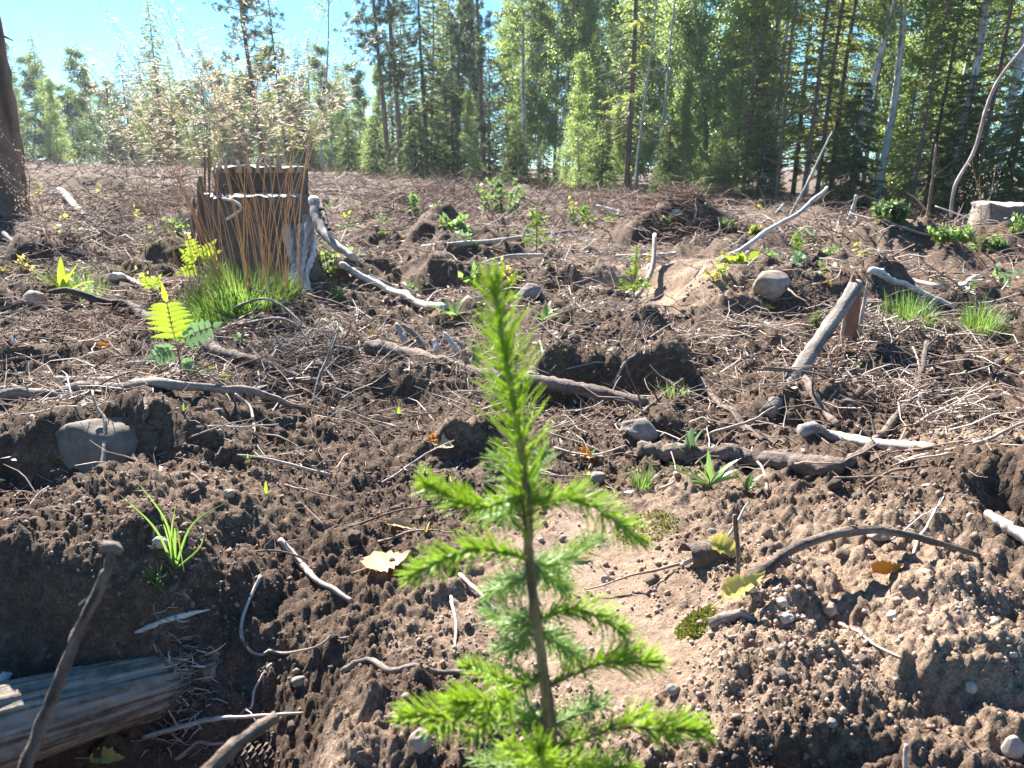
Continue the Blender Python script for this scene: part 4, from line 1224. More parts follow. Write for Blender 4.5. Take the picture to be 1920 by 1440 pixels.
S('dark_branch', 'dark branch slanting down right below the rowan seedling', [(350, 640), (430, 672), (520, 700), (610, 735)], (22, 14), M['bark_brown'], n=40, twigs=4, snap=1.0)
S('splintered_log', 'old grey log with splintered upper side lying in front of the dark hollow', [(x_, y_, flat(x_, y_ + 38)[1]) for x_, y_ in ((690, 650), (760, 664), (830, 682), (900, 704), (1000, 716), (1100, 732), (1210, 756))], (30, 22), M['bark_brown'], 'log', n=60, sides=16, jit=0.12, twigs=3, snap=-0.6)
sl = empty('split_wood', P(850, 690)); tag(sl, 'upright weathered splinters torn from the old log left of the seedling', 'splinters')
for x0, y0, x1, y1, w, mt in ((705, 648, 830, 672, 12, 'weathered'), (760, 640, 742, 605, 13, 'weathered'), (795, 655, 752, 608, 12, 'bark_grey'), (820, 660, 814, 634, 14, 'weathered'), (860, 680, 832, 622, 9, 'weathered'),
                              (880, 685, 856, 632, 8, 'bark_grey'), (892, 690, 886, 636, 14, 'bark_grey'), (870, 680, 866, 645, 7, 'bark_grey'), (990, 700, 1110, 735, 12, 'root_pale')):
    o_ = np.array(sl.location); dd = flat(x0, y0 + 40)[1]
    a, b = P(x0, y0, dd) - o_, P(x1, y1, dd + 0.04) - o_
    mb = MB(); mb.tube(smooth(np.array([a, (a + b) / 2 + rng.normal(size=3) * 0.004, b]), 10), px2m(o_, w) / 2 * np.array([.9, 1, 1.1, 1, 1, 1, .9, .9, .7, .3]), 7, jit=0.2); mb.build('splinter', M[mt], sl)
S('white_root', 'long bare white root curving over the ground right of the stump', [(640, 500), (670, 520), (720, 545), (780, 572), (835, 582)], (13, 15), M['white_wood'], 'root', n=34, sides=10)
S('thin_white_root', 'thin pale root beside the long bare white root', [(690, 520), (740, 538), (790, 560)], (6, 4), M['white_wood'], 'root', n=20)
S('pale_pole', 'pale bare pole leaning up to the right from the stony mound', [(1358, 492), (1430, 440, None), (1500, 395, None), (1552, 352, P(1358, 492)[1] + 0.9)], (10, 7), M['white_wood'], 'pole', n=30, wob=0.2, sides=10)
S('thin_pole', 'thin straight grey stick rising steeply behind the pale pole', [(1478, 412, P(1478, 412)[1]), (1520, 330, None), (1560, 248, P(1478, 412)[1] + 0.3)], (6, 3), M['weathered'], 'pole', n=16, wob=0.1)
dd = 11.0
S('crooked_sapling', 'crooked bare sapling bending up to the right border', [(1782, 408, dd), (1790, 350, dd), (1828, 278, dd), (1848, 205, dd), (1876, 145, dd), (1925, 80, dd), (1985, -30, dd), (2010, -200, dd)], (6.5, 5), M['root_pale'], 'tree', n=44, wob=0.1)
dd = 12.0
S('dead_sapling', 'forked brown dead stem left of the crooked bare sapling', [(1738, 412, dd), (1748, 340, dd), (1756, 270, dd)], (6, 4), M['bark_brown'], 'tree', n=20, twigs=4, tw_len=0.5)
S('front_twig', 'blurred upright dry twig close to the lens at the lower left', [(40, 1460, 0.40), (90, 1330, 0.42), (150, 1180, 0.44), (196, 1080, 0.455), (212, 1030, 0.46)], (26, 16), M['bark_brown'], n=40, wob=0.06, jit=0.12)
fb = MB(); q = P(208, 1034, 0.46)
fb.tube(np.array([q + [-.006, 0, 0], q + [-.003, 0, .004], q + [0.003, 0, .003], q + [.007, 0, -.001]]), [0.002, 0.004, 0.004, 0.002], 7, jit=0.2)
fbo = fb.build('twig_bud', M['bark_grey'], bpy.data.objects['front_twig']); fbo.location = -np.array(bpy.data.objects['front_twig'].location)
S('front_branch', 'blurred brown twig poking in from the bottom border', [(370, 1470, 0.40), (440, 1400, 0.42), (520, 1342, 0.44)], (34, 22), M['bark_brown'], n=24, wob=0.05)
S('pit_twig', 'thin pale twig crossing the edge of the hollow at the bottom', [(270, 1385), (380, 1352, None), (440, 1345, None), (568, 1338, P(560, 1380)[1])], (11, 5), M['root_pale'], n=34, twigs=2, tw_len=0.03)
S('crossing_twig', 'straight pale twig crossing another at the bottom left', [(330, 1425), (420, 1395)], (8, 6), M['root_pale'], n=12)
S('fallen_twig', 'pale knobbly twig lying left of the tan leaf', [(525, 1015), (560, 1055), (600, 1095), (660, 1130)], (12, 9), M['root_pale'], n=30, twigs=3, tw_len=0.03)
S('looping_root', 'thin looping root hanging into the hollow at the lower left', [(488, 1082), (462, 1140), (452, 1190), (475, 1228), (520, 1230), (590, 1215), (655, 1196)], (7, 4), M['root_pale'], 'root', n=46)
S('dangling_root', 'short dangling root below the looping one', [(515, 1245), (480, 1290), (470, 1330), (438, 1355)], (7, 3), M['root_pale'], 'root', n=26, twigs=3, tw_len=0.03)
S('knobbly_root', 'brown knobbly root left of the seedling stem near the bottom', [(640, 1262), (690, 1240), (745, 1262), (870, 1264)], (13, 9), M['bark_grey'], 'root', n=40)
S('vertical_rootlet', 'thin rootlet running down the sandy slope left of the stem', [(845, 1120), (855, 1170), (852, 1230)], (7, 5), M['root_pale'], 'root', n=20)
S('hidden_twig', 'pale twig lying behind the lower left branch of the seedling', [(862, 1080), (900, 1115), (930, 1150)], (10, 8), M['root_pale'], n=16)
S('thin_branch', 'curved brown branch running from the wood chips up to the right', [(1592, 872), (1640, 830, None), (1690, 770, None), (1722, 715, None), (1738, 640, P(1730, 690)[1])], (20, 9), M['bark_brown'], n=44, twigs=5, tw_len=0.07)
S('bent_branch', 'dark bent branch lying below the leaning stick', [(1500, 700), (1520, 735), (1545, 775), (1570, 800)], (16, 12), M['bark_brown'], n=24, twigs=3)
S('level_twig', 'thin dark twig lying across the leaning stick', [(1430, 690, P(1438, 782)[1] + 0.15), (1520, 700, None), (1600, 715, None), (1700, 728)], (9, 6), M['bark_brown'], n=30, twigs=3)
S('slanting_twig', 'dark twig slanting down right of the small hollow', [(1310, 715), (1350, 765), (1395, 805), (1432, 830)], (14, 10), M['bark_brown'], n=26, twigs=3)
S('thin_slanting_twig', 'thin crooked twig slanting up at the right of the old log', [(1190, 790), (1240, 745), (1290, 705)], (9, 5), M['bark_brown'], n=22, twigs=3)
S('forked_rootlet', 'pale forked rootlet standing in the dark hollow', [(1150, 722), (1165, 695), (1190, 668), (1196, 660)], (6, 3), M['root_pale'], 'root', n=16, twigs=2, tw_len=0.06)
S('curled_rootlet', 'pale rootlet curling out of the dark hollow beside the seedling', [(1000, 645), (1015, 655), (1022, 690)], (5, 3), M['root_pale'], 'root', n=14, twigs=1)
S('long_pole', 'long thin grey pole lying level across the ground behind the seedling tip', [(790, 466), (900, 455), (1000, 444), (1100, 434)], (8, 6), M['weathered'], 'pole', n=24)
S('bright_plank', 'short bright white stick left of the small planted seedling', [(1192, 487), (1265, 478)], (9, 8), M['white_wood'], n=10)
S('white_stick', 'white stick lying in the debris right of the broken stub', [(1630, 512), (1670, 530), (1720, 550), (1790, 580)], (15, 9), M['white_wood'], n=24)
S('short_white_stick', 'short curved white stick above the right grass tuft', [(1800, 535), (1812, 550), (1826, 562)], (11, 11), M['white_wood'], n=12)
S('straight_pale_stick', 'straight pale stick right of the short curved white one', [(1795, 546), (1870, 532)], (10, 8), M['white_wood'], n=12)
S('forked_white_branch', 'white forked branch sticking up at the right before the leafy bush', [(1585, 425), (1598, 395, P(1585, 425)[1]), (1606, 366, P(1585, 425)[1])], (9, 5), M['white_wood'], n=14, twigs=2, tw_len=0.2)
S('pale_debris_branch', 'pale branch lying in the far debris left of the stump', [(112, 360), (140, 390), (172, 420)], (14, 10), M['white_wood'], n=18)
S('dark_upright_stub', 'short dark upright stub at the far left', [(78, 400), (82, 430), (90, 470)], (9, 6), M['bark_dark'], n=14, twigs=2)
S('dark_left_pole', 'dark pole pointing down from the left border', [(-10, 425), (40, 470)], (9, 7), M['bark_dark'], n=12)
S('white_debris_stick', 'white curved stick in front of the tussock at the left', [(210, 525), (245, 530), (290, 548)], (14, 8), M['white_wood'], n=18)
S('upright_twig', 'small upright dry twig beside the yellow leaf at the lower right', [(1382, 1108), (1384, 1050, None), (1378, 965, P(1382, 1108)[1] + 0.01)], (10, 8), M['bark_brown'], n=22, twigs=1, tw_len=0.02)
S('small_log_piece', 'short grey stick below the yellow-green leaf', [(1332, 1172), (1415, 1162)], (20, 16), M['bark_grey'], n=16, sides=10)
S('right_root', 'pinkish root poking out of the soil at the right border', [(1850, 965), (1885, 990), (1940, 1020)], (16, 26), M['root_pale'], 'root', n=20)
S('slope_stem', 'thin straight stalk lying on the crumbly slope at the lower right', [(1572, 1168), (1630, 1205), (1690, 1235)], (6, 4), M['root_pale'], n=16)
S('bottom_sprig', 'tiny dry sprig standing at the bottom right', [(1697, 1450, 0.66), (1699, 1395, 0.67)], (9, 8), M['root_pale'], n=10)
S('left_upright_twig', 'thin curved twig standing right of the rowan seedling', [(588, 760), (600, 705, None), (622, 655, None), (634, 616, P(588, 760)[1] + 0.2)], (9, 4), M['bark_grey'], n=26, twigs=2)
S('left_slope_root', 'pale hanging root right of the big stone', [(440, 740), (470, 770), (478, 815)], (7, 5), M['root_pale'], 'root', n=18)
S('stone_side_root', 'thin dark root hanging over the bank beside the big stone', [(262, 725), (275, 760), (272, 795), (290, 805)], (9, 4), M['bark_brown'], 'root', n=20)
S('grey_slab', 'grey flat piece of wood lying above the long thin branch', [(110, 712), (170, 716), (225, 712)], (12, 9), M['weathered'], n=14)
for k, (x0, y0, x1, y1, x2, y2) in enumerate(((360, 590, 470, 545, 585, 590), (400, 600, 500, 560, 600, 640), (450, 610, 540, 600, 610, 690), (500, 640, 570, 650, 640, 730))):
    S('arching_twig', ['highest', 'second highest', 'third highest', 'lowest'][k] + ' of the thin grey twigs arching in front of the tussock', [(x0, y0), (x1, y1, None), (x2, y2)], (6, 4), M['bark_grey'], n=28, twigs=4, tw_len=0.1)

# stones
rock('boulder', 'big rounded brown stone stuck in the shaded bank at the left', 195, 850, 190, 150, M['stone_brown'], 0.52, seed=1, d=P(200, 850)[1] + 0.015)
rock('stone', 'rounded tan stone resting on the dark soil mound, the largest at the right', 1448, 553, 66, 60, M['stone_tan'], 0.2, seed=4, rot=0.5)
rock('stone', 'grey stone just right of the seedling tip', 995, 556, 44, 34, M['stone_grey'], 0.3, seed=5)
rock('stone', 'flat tan stone below the short spruce seedling', 1500, 492, 36, 18, M['stone_tan'], 0.3, seed=6)
rock('stone', 'pale stone on top of the far soil heap', 1268, 400, 16, 12, M['pebble_pale'], 0.3, seed=7)
rock('stone', 'dull stone in the bank behind the slanting twig', 1200, 815, 70, 56, M['stone_grey'], 0.45, seed=8)
rock('stone', 'small pale grey stone beside the long-bladed grass', 299, 1028, 28, 26, M['pebble_pale'], 0.2, seed=9)
rock('stone', 'small rough stone beside the orange upright leaf', 1122, 902, 30, 22, M['stone_grey'], 0.25, seed=10)
rock('clod', 'round brown lump of soil at the edge of the left bank', 62, 570, 42, 34, M['stone_tan'], 0.3, 'clod', seed=11)
PEB = [(1478, 1166, 28, 20, 'oval white pebble on the crumbly slope'), (1900, 1415, 34, 44, 'pale pebble at the lower right corner'), (1818, 1072, 16, 16, 'tiny cream pebble near the dark hole'),
       (1558, 1150, 24, 26, 'grey pebble in the middle of the crumbly slope'), (1650, 1010, 40, 20, 'flat bluish stone under the arched branch'), (1820, 1296, 22, 22, 'pale pebble above the dark lower right bank'),
       (1530, 1160, 18, 16, 'tan pebble left of the grey pebble'), (1135, 1090, 16, 14, 'small white pebble right of the stem on the sand'), (560, 1285, 26, 22, 'brown pebble in the bank left of the knobbly root'),
       (790, 1402, 40, 44, 'brown lump of stone under the lowest left branch'), (1262, 1300, 26, 20, 'brown pebble right of the seedling near the bottom'), (1674, 1160, 18, 18, 'cream pebble at the end of the thin stalk'),
       (1335, 1000, 16, 12, 'small grey pebble behind the curled bark'), (430, 930, 20, 16, 'grey pebble on the dark slope at the left'), (1560, 1360, 20, 16, 'reddish pebble on the lower right bank')]
for i, (x, y, w, h, lab) in enumerate(PEB):
    rock('pebble', lab, x, y, w, h, M['pebble_pale'] if i in (0, 1, 2, 5, 7, 11) else M['stone_tan'] if i % 2 else M['stone_grey'], 0.25, 'pebble', seed=20 + i)

# ------------------------------------------------------------------ fallen leaves
FL_ = fallen_leaf
FL_('large tan leaf lying on the soil left of the seedling', 728, 1068, 92, M['leaf_tan'], 42, (10, -4), 0.5, 0.66, 0.014, None, 0.05)
FL_('narrow tan leaf behind the large tan one', 752, 998, 62, M['leaf_tan'], -8, (20, 5), 0.4, 0.4, 0.012)
FL_('yellow leaf just behind the right branch of the seedling', 1086, 1043, 50, M['leaf_yellow'], -10, (30, 0), 0.4, 0.5, 0.012)
FL_('pale leaf hidden behind the seedling stem', 1010, 950, 40, M['leaf_lime'], 60, (20, 0), 0.4, 0.6, 0.012)
FL_('yellow-green leaf with a dark half leaning on the arched branch', 1390, 1128, 105, M['leaf_lime'], 32, (26, -18), 0.8, 0.40, 0.022)
FL_('pale yellow leaf beside the upright twig', 1362, 1052, 66, M['leaf_lime'], -25, (45, 10), 0.5, 0.6, 0.02)
FL_('orange brown leaf on the crumbly slope at the right', 1660, 1084, 66, M['leaf_orange'], 15, (25, -10), 0.9, 0.5, 0.012)
FL_('orange edged tan leaf lying in the small hollow', 832, 845, 46, M['leaf_tan'], -20, (30, 0), 0.6, 0.7, 0.012)
FL_('orange leaf left of the tan one in the small hollow', 815, 836, 24, M['leaf_orange'], 30, (30, 0), 0.6, 0.7, 0.015)
FL_('orange leaf standing upright right of the seedling', 1102, 868, 44, M['leaf_orange'], -60, (62, -10), 0.3, 0.5, 0.02)
FL_('cream leaf under the upright orange one', 1105, 898, 24, M['leaf_lime'], 10, (15, 0), 0.3, 0.6, 0.01)
FL_('yellow leaf below the large round stone', 1443, 583, 22, M['leaf_yellow'], 10, (30, 0), 0.5, 0.7, 0.01)
FL_('bright yellow leaf at the foot of the small planted seedling', 1192, 575, 18, M['leaf_yellow'], 60, (40, 0), 0.5, 0.8, 0.012)
FL_('yellow leaf on the broken wood right of the large stone', 1555, 535, 18, M['leaf_yellow'], 20, (30, 0), 0.5, 0.6, 0.01)
FL_('orange leaf in the debris behind the large planted seedling', 1092, 512, 14, M['leaf_orange'], 20, (30, 0), 0.5, 0.7, 0.01)
FL_('yellow leaf on the splintered log', 702, 633, 22, M['leaf_yellow'], 20, (30, 0), 0.5, 0.7, 0.012)
FL_('pale leaf above the long thin branch', 290, 717, 44, M['leaf_tan'], 5, (15, 0), 0.4, 0.3, 0.01)
FL_('orange leaf at the foot of the long-bladed grass', 330, 1032, 28, M['leaf_orange'], 70, (50, 0), 0.4, 0.4, 0.014)
FL_('tan leaf at the bottom border on the left', 205, 1436, 66, M['leaf_lime'], 5, (25, 0), 0.5, 0.5, 0.012)
FL_('yellow leaf low in the debris at the left', 195, 655, 22, M['leaf_orange'], 40, (40, 0), 0.5, 0.6, 0.012)
FL_('bright leaf near the foot of the rowan seedling', 425, 716, 20, M['leaf_lime'], 40, (40, 0), 0.5, 0.6, 0.012)
cb = P(1318, 1050); cu = empty('bark_curl', cb); tag(cu, 'curled dark scrap of bark beside the pale yellow leaf', 'bark')
a = np.linspace(-0.4, 3.4, 14); L = px2m(cb, 90); rr_ = px2m(cb, 26)
V = np.array([[(u - 0.5) * L * 0.9, math.cos(t) * rr_, math.sin(t) * rr_ * 1.0 + 0.005 + u * 0.01] for u in np.linspace(0, 1, 9) for t in a]); V += rng.normal(size=V.shape) * 0.0012
i = np.arange(8)[:, None] * 14; j = np.arange(13)[None]
mb = MB(); mb.add(V, np.stack([i + j, i + j + 1, i + 15 + j, i + 14 + j], -1).reshape(-1, 4)); mb.build('bark_sheet', M['bark_brown'], cu).rotation_euler = (0.3, 0.15, 0.3)

# ------------------------------------------------------------------ grasses and herbs
def tussock():
    b = P(448, 575); o = empty('grass_tussock', b); tag(o, 'large tussock of grass with tall reddish stems and pale seed heads', 'grass')
    mb = MB(); k = px2m(b, 1)
    ar = rng.random(3600) * 6.28; qr = np.sqrt(rng.random(3600))
    xr = qr * np.cos(ar) * 100 * k; yr = qr * np.sin(ar) * 0.20; zr = height(b[0] + xr, b[1] + yr) - b[2] - 0.005
    for a, q, x, y, z in zip(ar, qr, xr, yr, zr):
        C, N = blade_curve(rng.uniform(30, 82) * k * (1.1 - 0.4 * q), abs(rng.normal()) * 0.25 + 0.35 * q, a + rng.normal() * 0.5, rng.uniform(0.1, 1.3), 5, (x, y, z))
        ribbon(mb, C, leaf_w('grass', 5, 0.0028), N, 0.1, rng.random())
    tag(mb.build('leaf_blades', M['grass'], o), kind='stuff')
    for i in range(70):
        x = rng.uniform(-1, 1) * 112 * k; y = rng.normal() * 0.08
        x = float(np.clip(x, -120 * k, 120 * k))
        z = G(b[0] + x, b[1] + y)[2] - b[2]
        H = rng.uniform(0.78, 1.04) if i > 8 else rng.uniform(1.08, 1.28)
        lean = np.clip(x / (100 * k), -1, 1) * 0.20 + rng.normal() * 0.15 - 0.07
        az = 0.0 if lean > 0 else math.pi
        C, N = blade_curve(H, abs(lean) * 0.7, az + rng.normal() * 0.5, 0.12 + abs(rng.normal()) * 0.4 * (1 + abs(lean)), 12, (x, y, z))
        sb = MB(); sb.tube(C, np.linspace(0.0015, 0.0007, 12), 4, v=rng.random(), cap=False)
        st = sb.build('stem', M['grass_dry'], o)
        pb = MB()
        B_, D_ = [], []
        for w in range(14):
            t = 0.70 + 0.30 * (w / 14.0); q = t * 11; ii = int(min(q, 10)); p = C[ii] + (C[ii + 1] - C[ii]) * (q - ii)
            a = rng.random() * 6.28
            br = curve(p, (math.cos(a), math.sin(a), 0.55), rng.uniform(0.04, 0.12) * (1.25 - (w / 14.0)), 5, 0.12, -0.08)
            pb.tube(br, 0.00045, 3, cap=False)
            m = 4
            B_.append(br[rng.integers(1, 5, m)] + rng.normal(size=(m, 3)) * 0.004); D_.append(np.tile(nrm(br[-1] - br[0]), (m, 1)) + rng.normal(size=(m, 3)) * 0.25 + [0.3, 0, -0.05])
        B_ = np.concatenate(B_); D_ = np.concatenate(D_)
        pb.cards(B_, D_, rng.uniform(0.012, 0.024, len(B_)), rng.uniform(0.0028, 0.0050, len(B_)), rng.random(len(B_)), fold=0.3)
        tag(pb.build('seed_head', M['panicle'], st), kind='stuff')
tussock()
# single stems of the same grass elsewhere
def grass_stems(label, px, py, tips, d=None):
    b = P(px, py, d); o = empty('flowering_grass', b); tag(o, label, 'grass')
    for tx, ty in tips:
        e = P(tx, ty, b[1]) - b
        C = smooth(np.array([[0, 0, 0], [e[0] * 0.25, 0, e[2] * 0.55], e]), 10)
        sb = MB(); sb.tube(C, 0.0013, 4, cap=False, v=0.6); st = sb.build('stem', M['grass_dry'], o)
        pb = MB(); n = 40; q = rng.integers(6, 10, n)
        pb.cards(C[q] + rng.normal(size=(n, 3)) * [0.03, 0.03, 0.02], rng.normal(size=(n, 3)) + nrm(e) * 2, 0.011, 0.003, rng.random(n)); tag(pb.build('seed_head', M['panicle'], st), kind='stuff')
grass_stems('dry grass stalks with sparse seed heads at the left border', 100, 470, [(5, 330), (20, 360), (40, 380), (-10, 300), (0, 240)])
grass_stems('two thin straw stalks in front of the right stump', 1830, 520, [(1822, 300), (1836, 330), (1868, 310)])

grass_tuft('grass_tuft', 'dense green grass tuft left of the tussock', 165, 555, 260, 60, 2.2, 0.55, M['grass'], 34)
grass_tuft('grass_tuft', 'fine grass tuft lying under the white stick at the right', 1705, 592, 420, 52, 2.4, 0.5, M['grass'], 46)
grass_tuft('grass_tuft', 'bright grass tuft with a light centre near the right border', 1838, 622, 320, 62, 2.8, 0.75, M['grass'], 30)
grass_tuft('grass_tuft', 'small bright grass tuft right of the seedling in the middle', 1203, 915, 60, 58, 2.2, 0.45, M['grass'], 18)
grass_tuft('grass_tuft', 'tiny grass tuft left of the seedling below the small hollow', 792, 885, 34, 30, 1.8, 0.7, M['grass'], 10)
grass_tuft('grass_tuft', 'small bushy tuft below the long-bladed grass', 296, 1098, 40, 46, 3.0, 0.8, M['leaf_green'], 6)
grass_tuft('grass_tuft', 'green tuft right of the stump root', 632, 560, 46, 42, 4, 0.7, M['leaf_green'], 10)
grass_tuft('grass_tuft', 'yellowish grass wisps at the end of the old log', 1265, 745, 50, 40, 2.0, 0.5, M['grass'], 20)
def lg():
    b = P(328, 1068); o = empty('grass_plant', b); tag(o, 'grass plant with a few long arching blades on the shaded slope', 'grass')
    for tx, ty, mx, my, w in ((222, 925, 290, 990, 3.2), (255, 900, 312, 980, 3.4), (330, 945, 322, 1000, 3), (430, 938, 360, 985, 3.4), (383, 1000, 372, 1030, 2.8), (345, 1072, 330, 990, 4), (300, 960, 315, 1010, 2.6)):
        C = smooth(np.array([[0, 0, 0], P(mx, my, b[1] - 0.01) - b, P(tx, ty, b[1] - 0.03) - b]), 12)
        mb = MB(); ribbon(mb, C, leaf_w('grass', 12, w * 0.001), np.array([0.2, -0.8, 0.6]), 0.2, rng.random()); mb.build('blade', M['grass'], o)
lg()
BP = broad_plant
BP('broadleaf_plant', 'bright yellow-green plant with upright sword leaves at the left', 120, 558, [(75, 15, 8, 100, 10), (72, 15, 22, 10, 20), (70, 14, 35, 190, 25), (62, 16, 50, 20, 40), (66, 15, 30, 320, 35), (50, 14, 60, 350, 40), (62, 14, 45, 180, 20), (54, 13, 65, 30, 30), (45, 12, 55, 220, 40), (60, 13, 15, 200, 20)], M['leaf_bright'])
BP('broadleaf_plant', 'tongue-leaved green plants at the end of the scaly log', 1330, 915, [(70, 12, 12, 100, 10), (100, 14, 62, 182, 12), (80, 14, 38, 10, 30), (64, 18, 60, 350, 30), (70, 15, 25, 330, 25), (56, 18, 70, 195, 20), (62, 13, 18, 165, 20), (70, 13, 52, 5, 25), (90, 13, 55, 172, 15), (66, 12, 48, 30, 25), (58, 14, 30, 200, 30)], M['leaf_green'])
BP('broadleaf_plant', 'dull green plant with upright tongue leaves above the scaly log', 1290, 865, [(62, 20, 8, 60, 10), (66, 16, 15, 0, 20), (50, 20, 35, 180, 30), (46, 18, 45, 350, 30), (60, 14, 5, 200, 12)], M['leaf_bluish'])
BP('broadleaf_plant', 'small green tongue leaves at the right end of the plant row', 1398, 925, [(48, 12, 35, 10, 30), (40, 12, 55, 340, 30), (50, 11, 25, 160, 30), (40, 12, 15, 30, 20)], M['leaf_green'])
BP('broadleaf_plant', 'round leaved pale plant in the shade beside the orange leaf', 1108, 862, [(24, 20, 30, 200, 30), (26, 22, 60, 330, 30), (20, 18, 20, 20, 20)], M['leaf_bluish'], kind='oval')
BP('tiny_sprout', 'tiny bright sprout above the small hollow', 748, 780, [(20, 7, 50, 190, 20), (20, 7, 40, 0, 30), (16, 6, 10, 90, 10)], M['leaf_bright'])
BP('tiny_sprout', 'tiny grass-like sprout on the dark bank below the long branch', 345, 775, [(22, 4, 40, 10, 20), (20, 4, 30, 190, 20), (18, 4, 10, 90, 10)], M['leaf_green'])
BP('tiny_sprout', 'tiny sprout on the dark slope left of the seedling', 500, 930, [(26, 6, 5, 90, 10), (14, 6, 50, 0, 20), (12, 5, 50, 180, 20)], M['leaf_bright'])
BP('tiny_sprout', 'thin three-leaved sprout in the shadow of the left bank', 465, 865, [(24, 5, 55, 10, 20), (22, 5, 55, 170, 20), (12, 4, 10, 90, 0)], M['leaf_green'])
BP('tiny_sprout', 'narrow bright blade in the dark hollow under the boulder', 95, 870, [(30, 6, 62, 10, 10), (20, 5, 70, 190, 10)], M['leaf_bright'])
BP('tiny_sprout', 'tiny cotyledon sprout right of the grass plant', 385, 1085, [(9, 6, 50, 0, 20), (9, 6, 50, 180, 20), (8, 6, 50, 270, 20)], M['leaf_bluish'], kind='oval')
BP('tiny_sprout', 'yellow sprout in the gravel right of the narrow tan leaf', 800, 1002, [(24, 12, 15, 0, 10), (14, 9, 40, 180, 10)], M['leaf_lime'])
BP('leafy_weed', 'pale leaves of a weed beside the white root left of the seedling', 850, 598, [(62, 20, 55, 180, 30), (56, 18, 30, 40, 40), (40, 20, 60, 340, 30), (44, 14, 20, 150, 40), (36, 18, 50, 250, 30)], M['leaf_green'], kind='oval')
BP('leafy_weed', 'yellow-green leafy weed right of the seedling tip', 1020, 605, [(46, 16, 15, 60, 60), (40, 14, 30, 180, 50), (36, 14, 45, 330, 40), (40, 14, 30, 10, 60), (30, 14, 60, 200, 30)], M['leaf_green'], kind='oval')

def pinnate(o, base, tip, n, ll, lw, mat, normal):
    C = smooth(np.array([base, (base + tip) / 2 + np.array([0, -0.004, 0.004]), tip]), 14)
    rb = MB(); rb.tube(C, 0.0009, 5); lf = rb.build('leaf', M['grass_dry'], o)
    T = nrm(tip - base); S_ = nrm(np.cross(T, normal))
    for i in range(n):
        t = 0.22 + 0.78 * i / n; q = t * 13; k = int(min(q, 12)); p = C[k] + (C[k + 1] - C[k]) * (q - k)
        f = math.sin(math.pi * (0.18 + 0.72 * t)) ** 0.7
        for sgn in (-1, 1):
            d = nrm(S_ * sgn + T * 0.38 + rng.normal(size=3) * 0.05)
            ln = p + d * np.linspace(0, ll * f, 11)[:, None] + np.array([0, 0, -0.15]) * (np.linspace(0, 1, 11) ** 2 * ll)[:, None]
            mb = MB(); ribbon(mb, ln, leaf_w('serrate', 11, lw), normal, 0.08, rng.random()); mb.build('leaflet', mat, lf)
    ln = C[-1] + T * np.linspace(0, ll * 0.8, 11)[:, None]
    mb = MB(); ribbon(mb, ln, leaf_w('serrate', 11, lw), normal, 0.08, rng.random()); mb.build('leaflet', mat, lf)
def rowan(label, px, py, leaves, stem_top, mats):
    b = P(px, py); o = empty('rowan_seedling', b); tag(o, label, 'seedling')
    t = P(stem_top[0], stem_top[1], b[1]) - b
    mb = MB(); mb.tube(smooth(np.array([[0, 0, -0.01], t * 0.5 + [0.002, 0, 0], t]), 10), np.linspace(0.003, 0.0015, 10), 7); mb.build('stem', M['bark_brown'], o)
    for (x0, y0, x1, y1, n, l, w, dd), mt in zip(leaves, mats):
        a = P(x0, y0, b[1]) - b; e = P(x1, y1, b[1] + dd) - b
        pinnate(o, a, e, n, px2m(b, l), px2m(b, w), M[mt], nrm(np.array([0.1, -1.0, 0.35])))
rowan('rowan seedling with one bright yellow-green feathered leaf at the left', 340, 718, [(332, 650, 312, 566, 7, 46, 11, -0.02), (335, 640, 400, 612, 5, 28, 13, -0.03), (334, 655, 290, 668, 5, 24, 11, -0.05), (334, 652, 350, 600, 5, 26, 11, 0.05), (338, 680, 362, 690, 4, 18, 10, -0.04)], (332, 648), ['leaf_bright', 'leaf_bluish', 'leaf_bluish', 'leaf_green', 'leaf_bluish'])
rowan('bright feathered rowan leaves at the left foot of the grass stems', 372, 530, [(372, 490, 356, 448, 5, 17, 7, -0.02), (374, 488, 398, 458, 5, 16, 7, 0.02), (370, 495, 345, 474, 4, 15, 7, 0), (374, 500, 340, 510, 4, 15, 7, -0.05), (374, 495, 408, 474, 4, 15, 7, -0.05)], (373, 490), ['leaf_bright'] * 5)
rowan('small yellow rowan leaf in front of the tussock', 285, 560, [(285, 545, 270, 520, 4, 14, 6, -0.02), (285, 545, 298, 522, 4, 13, 6, 0)], (285, 543), ['leaf_bright'] * 2)

def herb(name, label, px, py, w_px, h_px, n, leaf_px, mat, group=None, stems=6):
    b = P(px, py); o = empty(name, b); tag(o, label, 'plant', group)
    k = px2m(b, 1); sb, lb = MB(), MB()
    for s in range(stems):
        x = rng.uniform(-0.5, 0.5) * w_px * k * 0.5
        ln = curve((x, rng.normal() * 0.3 * w_px * k * 0.3, -0.01), (x / (h_px * k + 1e-6) * 0.9, rng.normal() * 0.25, 1), h_px * k * rng.uniform(0.6, 1.05), 7, 0.08)
        sb.tube(ln, np.linspace(0.0035, 0.001, 7), 4, cap=False)
        m = n // stems; q = rng.integers(1, 7, m)
        lb.cards(ln[q], rng.normal(size=(m, 3)) + [0, 0, 0.35], rng.uniform(0.7, 1.25, m) * leaf_px * k, rng.uniform(0.45, 0.7, m) * leaf_px * k, rng.random(m), fold=0.15, mid=0.4)
    tag(sb.build('stems', M['bark_brown'], o), kind='stuff'); tag(lb.build('leaves', mat, o), kind='stuff')
    return o
herb('leafy_bush', 'round bright green leafy bush before the dark pines', 937, 405, 105, 66, 460, 10, M['bush_leaf'], stems=18)
herb('leafy_bush', 'green leafy bush at the forest edge on the right', 1672, 418, 90, 42, 420, 12, M['bush_leaf'], stems=12)
